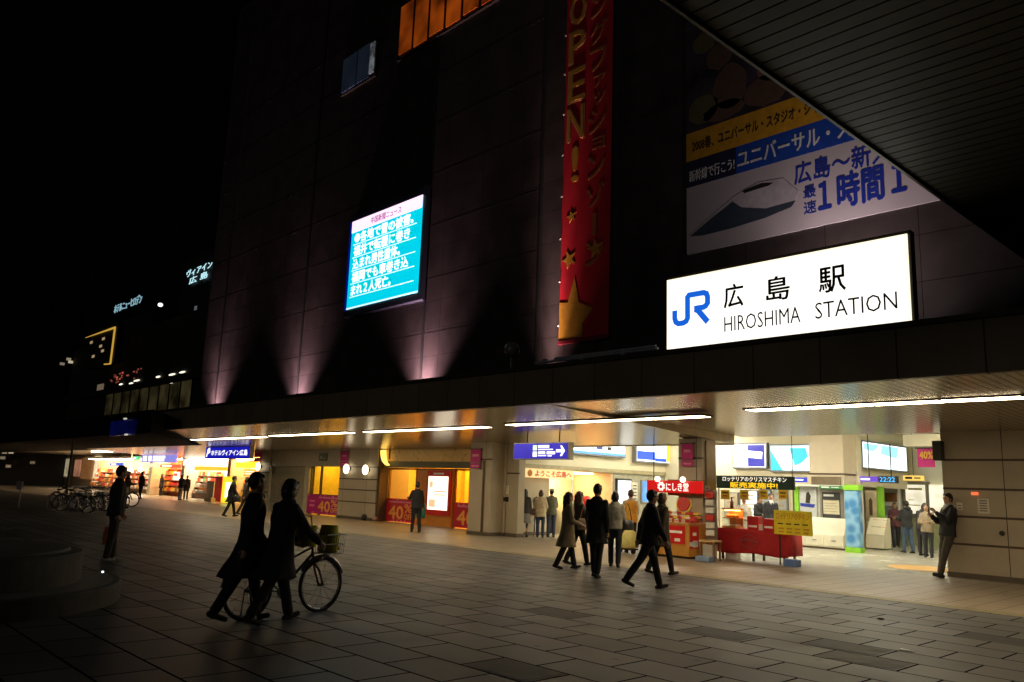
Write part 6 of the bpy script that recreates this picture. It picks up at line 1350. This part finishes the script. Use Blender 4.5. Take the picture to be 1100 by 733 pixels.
# customers at the welcome shop
person(G(563, 577), 1.58, mix(.3, .95), 'woman with long dark hair and grey skirt waiting at the welcome shop', (.035, .03, .03), (.22, .22, .20), 'jacket', .84, stand, down, hair='long', skirt=True)
person(G(570, 575), 1.62, mix(-.1, 1), 'dark dressed person half hidden behind the grey skirt woman', (.02, .02, .02), blk, 'jacket', .8, stand, down, hair='bob')
person(G(580, 577.5), 1.57, mix(.1, 1), 'woman in a cream beige coat and jeans seen from behind at the welcome shop', (.48, .39, .24), (.03, .045, .085), 'jacket', .74, stand, ((5, 12, 40, 20), (5, 12, 40, 20)), hair='bob', hairm=hair_b)
person(G(591.5, 577), 1.62, mix(-.2, 1), 'man in an olive jacket and pale hat at the welcome shop counter', (.10, .105, .06), (.03, .04, .07), 'jacket', .78, stand, ((10, 10, 50, 15), (10, 10, 50, 15)), cap_col=(.34, .32, .22), hat='brim')
# stall keepers
person(G(735, 590.5), 1.60, mix(.1, -1), 'stall keeper in dark clothes with a white collar behind the sweet boxes', (.03, .028, .03), blk, 'jacket', .82, stand, held, inner=(.6, .55, .5), cap_col=(.02, .02, .02))
person(at_z(800, 592.5), 1.62, mix(.15, -1), 'stall keeper in a white coat and cap behind the red cloth table', (.62, .56, .48), blk, 'coat', .66, stand, ((18, 12, 50, 20), (18, 12, 50, 20)), cap_col=(.03, .03, .035), hat='cap', turn=15)
person(at_z(815, 588), 1.66, mix(.4, -.9), 'person in black bending behind the stall keeper in white', blk, blk, 'jacket', .8, stand, held, nod=14, lean=8)
person(at_z(829, 590.5), 1.74, mix(.05, -1), 'man in a black suit and tie standing behind the yellow price board', (.018, .018, .022), blk, 'jacket', .8, stand, down, inner=(.62, .60, .56), tie=True)
# in the hall
person(at_z(976, 594), 1.66, mix(-.2, 1), 'person in a black jacket with a furry pale hood and blue jeans in the hall', (.02, .022, .024), (.05, .085, .15), 'jacket', .84, ((6, 2), (-6, 3)), held, hood=True, hair='short')
person(at_z(992, 597), 1.66, mix(.7, .5), 'dark dressed person bending forward beside the leaning man', (.03, .025, .026), (.02, .02, .03), 'jacket', .8, stand, held, lean=16, nod=20, hair='bob')
person(at_z(998, 599), 1.58, mix(-.6, -.7), 'person in a pale brown top facing the bending figure in the hall', (.30, .24, .16), (.025, .025, .03), 'jacket', .8, stand, held, hair='bob', hairm=hair_b)
person(at_z(956.5, 583), 1.62, mix(.6, -.5), 'woman in a cream coat walking in the far part of the hall', (.52, .45, .36), (.03, .03, .035), 'coat', .68, walk, down, hair='long', hairm=hair_b)
person(at_z(963, 588), 1.60, mix(-.3, -.9), 'woman in a plum jacket carrying white papers in the hall', (.14, .05, .06), (.03, .03, .04), 'jacket', .78, walk2, held, hair='bob', hairm=hair_b)
c = at_z(1016, 621.5); lm_ = person((c.x, min(c.y, 19.74), 0), 1.87, mix(-1, -.05), 'man in a black jacket leaning on the broad granite pier with raised hands', (.016, .017, .02), (.055, .045, .035), 'jacket', .84, ((14, 4), (4, 0)), ((28, 8, 100, 22), (22, 6, 95, 30)), tilt=-6, inner=(.55, .56, .56), nod=8, hair='short', turn=-12)
# by the orange entrance
person(G(446, 572), 1.70, mix(-.35, .9), 'man in black holding up a phone before the orange shop entrance', blk, blk, 'jacket', .8, ((8, 3), (-8, 5)), ((35, 10, 60, 5), (4, 10, 14, 0)))
person(G(397, 557.5), 1.62, mix(.9, -.4), 'hunched figure sitting on the ground against the granite wall beside the orange entrance', (.045, .04, .045), (.06, .045, .04), 'jacket', .84, ((82, 104), (78, 110)), ((35, 8, 50, 20), (35, 8, 50, 20)), lean=18, nod=30, hair='bob')
# walkers on the far pavement
person(G(247, 555), 1.70, mix(.8, .4), 'man in a dark coat striding past the glowing yellow standing sign', blk, blk, 'coat', .62, walk, swing, lean=3)
person(G(262, 553), 1.66, mix(.8, .5), 'dark dressed person walking close behind the glowing yellow sign man', (.03, .025, .03), blk, 'jacket', .8, walk2, swing2, hair='bob', hairm=hair_b)
person(G(276, 556), 1.64, mix(.7, .4), 'dark dressed walker just before the shutter, half hidden by the bicycle pusher', (.022, .02, .024), blk, 'jacket', .8, walk, swing, hair='short')
person(G(150, 536), 1.78, mix(.4, .9), 'man in black standing with legs apart under the violet sign', blk, blk, 'jacket', .82, ((9, 2), (-9, 2)), down)
person(G(172, 532.5), 1.66, mix(.6, .7), 'slim dark figure standing before the orange red shop', blk, blk, 'coat', .6, stand, down, hair='bob')
person(G(193, 537), 1.66, mix(.2, .9), 'dark dressed person with pale trousers standing before the kiosk', navy, (.28, .27, .26), 'jacket', .8, stand, held, hair='bob')
person(G(199, 537), 1.62, mix(-.3, .9), 'person in a black coat standing close beside the pale trousers figure', blk, blk, 'coat', .62, stand, down)
person(G(134, 546), 1.72, mix(.7, .5), 'dark figure in a brown red jacket standing beyond the man with the orange bag', (.05, .02, .016), navy, 'jacket', .74, stand, held, hair='bob')
# near the round planter, with a bag
c = G(118, 603)
lp = person(c, 1.78, mix(.75, .55), 'man in a dark jacket standing behind the round planter holding an orange bag', (.02, .018, .018), (.04, .034, .03), 'jacket', .80, ((5, 2), (-5, 3)), ((8, 10, 20, 0), (-6, 10, 14, 0)), nod=5, vox=.015, shoes=(.3, .28, .26))
# walking with the bicycle
wp = person(Vector((-9.0, 4.72, 0)), 1.70, (HX, HY), 'person in a long black coat walking forward and pushing a bicycle', blk, blk, 'coat', .56, ((24, 8), (-26, 8)), ((38, 8, 22, 0), (38, 8, 22, 0)), lean=7, vox=.014, hair='bob')
person(G(262, 668), 1.72, mix(.85, .5), 'second dark walker with a long coat close beside the bicycle pusher', blk, blk, 'coat', .52, ((14, 6), (-24, 6)), swing2, hair='short', vox=.015)
# ---- bags and carts
def bag(c, w_, d_, h, m, label, rz=0., handle=True, hm=None):
    E_ = empty('shopping_bag', label, 'bag', (0, 0, 0))
    q = MB(); q.loft([(0, 0, 0, w_ * .48, d_ * .45), (0, 0, .02, w_ * .52, d_ * .5), (0, 0, h * .5, w_ * .55, d_ * .55), (0, 0, h, w_ * .5, d_ * .3)], 18); q.build('bag_body', m, E_, smooth=True)
    if handle:
        for sy in (-1, 1): q = MB(); q.tube([(-w_ * .25, sy * d_ * .2, h - .01), (-w_ * .18, sy * d_ * .15, h + .11), (w_ * .18, sy * d_ * .15, h + .11), (w_ * .25, sy * d_ * .2, h - .01)], .007, 6); q.build('handle', hm or m, E_)
    E_.location = c; E_.rotation_euler = (0, 0, rz); return E_
bpy.context.view_layer.update()
Hh = Vector((-.26, -.05, .73)); wpt = lp.matrix_world @ Vector((-.30, .02, .70))
bag((wpt.x, wpt.y, wpt.z - .45), .29, .16, .34, mat('bag_orange', (.55, .12, .03), .5, var=.3), 'orange red shopping bag held by the man behind the round planter', .6, hm=white_paint)
fwd3 = Vector((HX, HY, 0)); bl = Vector(bike.location)
yg = mat('bag_yellow_green', (.80, .74, .05), .6, var=.2)
c = bl + fwd3 * .62; bag((c.x, c.y, .735), .26, .24, .34, yg, 'yellow green bag standing in the front basket of the pushed bicycle', .3, False)
c = bl + fwd3 * .14 + Vector((HY, -HX, 0)) * .14; bag((c.x, c.y, .83), .26, .16, .26, mat('bag_lime', (.75, .72, .05), .6, var=.2), 'smaller yellow green bag hanging on the handlebar of the pushed bicycle', .9, True)
c = bl + fwd3 * .775; q = MB(); q.ball((c.x, c.y, .78), .05, .03, .03, 10, 6); tag(q.build('front_reflector', mat('reflector_red', (.5, .06, .03), .25)), 'red reflector on the front of the pushed bicycle', 'reflector')
# teal shopping bag of the man at the orange entrance
c = G(451, 569.5); bag((c.x, c.y, .42), .34, .2, .5, mat('bag_teal', (.03, .20, .14), .5), 'teal green shopping bag at the side of the man holding a phone', .5)
# phone of that man
c = G(446, 572); q = MB(); q.box(-.03, .03, -.006, .006, 0, .1); q.xform(Matrix.Translation((c.x - .42, c.y + .12, 1.27))); tag(q.build('mobile_phone', black), 'black mobile phone in the raised hand of the man at the orange entrance', 'phone')
# big yellow wheeled bag next to the attendant
c = G(678, 594); E_ = empty('wheeled_bag', 'big pale yellow wheeled shopping bag standing behind the attendant', 'bag')
q = MB(); q.loft([(0, 0, .14, .27, .18), (0, 0, .18, .31, .21), (0, 0, .38, .32, .22), (0, 0, .56, .28, .18), (0, 0, .62, .2, .12)], 20); q.xform(Matrix.Translation((c.x + .1, c.y - .32, 0))); q.build('bag_body', mat('bag_pale_yellow', (.62, .55, .18), .6, var=.15), E_, smooth=True)
for sx in (-.22, .22): q = MB(); q.tube([(c.x + .1 + sx - .02, c.y - .32, .085), (c.x + .1 + sx + .02, c.y - .32, .085)], [.085, .085], 14); q.build('wheel', black, E_)
q = MB(); q.box(c.x - .18, c.x + .38, c.y - .46, c.y - .18, .10, .138); q.build('base', black, E_)
bpy.context.view_layer.update()
def shoulder_bag(c, w_, d_, h, m, label, rz, strap):
    E_ = empty('shoulder_bag', label, 'bag'); q = MB(); q.loft([(0, 0, 0, w_ * .46, d_ * .5), (0, 0, .03, w_ * .5, d_ * .55), (0, 0, h * .6, w_ * .5, d_ * .5), (0, 0, h, w_ * .42, d_ * .3)], 16); q.build('bag_body', m, E_, smooth=True)
    q = MB(); q.tube([(-w_ * .36, 0, h - .02), (-w_ * .2, 0, h + strap * .6), (0, 0, h + strap), (w_ * .2, 0, h + strap * .6), (w_ * .36, 0, h - .02)], .011, 6); q.build('strap', m, E_); E_.location = c; E_.rotation_euler = (0, 0, rz)
def beside(px, py, r_, f_): c = G(px, py); d = mix(r_, f_); return c.x + d[0], c.y + d[1]
x, y = beside(621, 607, .12, -.26); shoulder_bag((x, y, .78), .34, .14, .24, mat('bag_beige', (.42, .33, .24), .5), 'beige shoulder bag of the woman with the pale scarf', YAW, .34)
x, y = beside(660, 609, .28, -.02); shoulder_bag((x, y, .80), .30, .13, .22, mat('bag_black', (.03, .028, .028), .4), 'black shoulder bag of the woman in the pale grey jacket', YAW + .4, .36)
x, y = beside(580, 577.5, -.26, .02); shoulder_bag((x, y, .72), .30, .13, .22, mat('bag_brown', (.12, .06, .03), .4), 'brown shoulder bag of the woman in the cream beige coat', YAW, .38)
x, y = beside(247, 555, .25, -.2); shoulder_bag((x, y, .62), .36, .11, .26, mat('bag_dark', (.03, .03, .03), .5), 'dark bag of the man striding past the yellow sign', YAW, .12)
# bundles beside the sitting figure
c = G(391, 559); q = MB(); q.ball((c.x, c.y, .13), .16, .13, .13, 10, 8); q.xform(Matrix.Identity(4)); tag(q.build('bundle', mat('bundle_dark', (.05, .04, .04), .8, bump=.5), smooth=True), 'small dark bundle on the ground beside the sitting figure', 'bundle')
c = G(403, 560); q = MB(); q.ball((c.x, c.y, .10), .17, .12, .10, 10, 8); tag(q.build('bundle', mat('bundle_pink', (.40, .22, .2), .7), smooth=True), 'pinkish bundle between the sitting figure and the red banner', 'bundle')
# papers held in the hall
wq = at_z(961, 587); q = MB(); q.box(wq.x - .25, wq.x + .25, wq.y - .42, wq.y - .24, 1.0, 1.03); tag(q.build('paper_sheets', white_paint), 'white papers in the hands of the plum jacket woman', 'papers')

# ================================================================== every thing gets its origin at its own base
def rebase(root):
    bpy.context.view_layer.update()
    objs = [root] + list(root.children_recursive); pts = []
    for o in objs:
        if o.type == 'MESH': pts += [o.matrix_world @ Vector(c_) for c_ in o.bound_box]
    if not pts: return
    b = Vector(((min(p.x for p in pts) + max(p.x for p in pts)) / 2, (min(p.y for p in pts) + max(p.y for p in pts)) / 2, min(p.z for p in pts)))
    if root.type == 'EMPTY':
        root.location = b
        for ch in root.children: ch.location = ch.location - b
    else:
        root.data.transform(Matrix.Translation(-b)); root.location = b
        for ch in root.children: ch.location = ch.location - b
for o in list(col.objects):
    if o.parent or o.type in ('CAMERA', 'LIGHT') or o.get('kind') == 'structure' or o.name.split('.')[0] in ('person', 'bicycle', 'shopping_bag'): continue
    if o.location.length < 1e-6: rebase(o)

bpy.data.scenes.remove(shop)
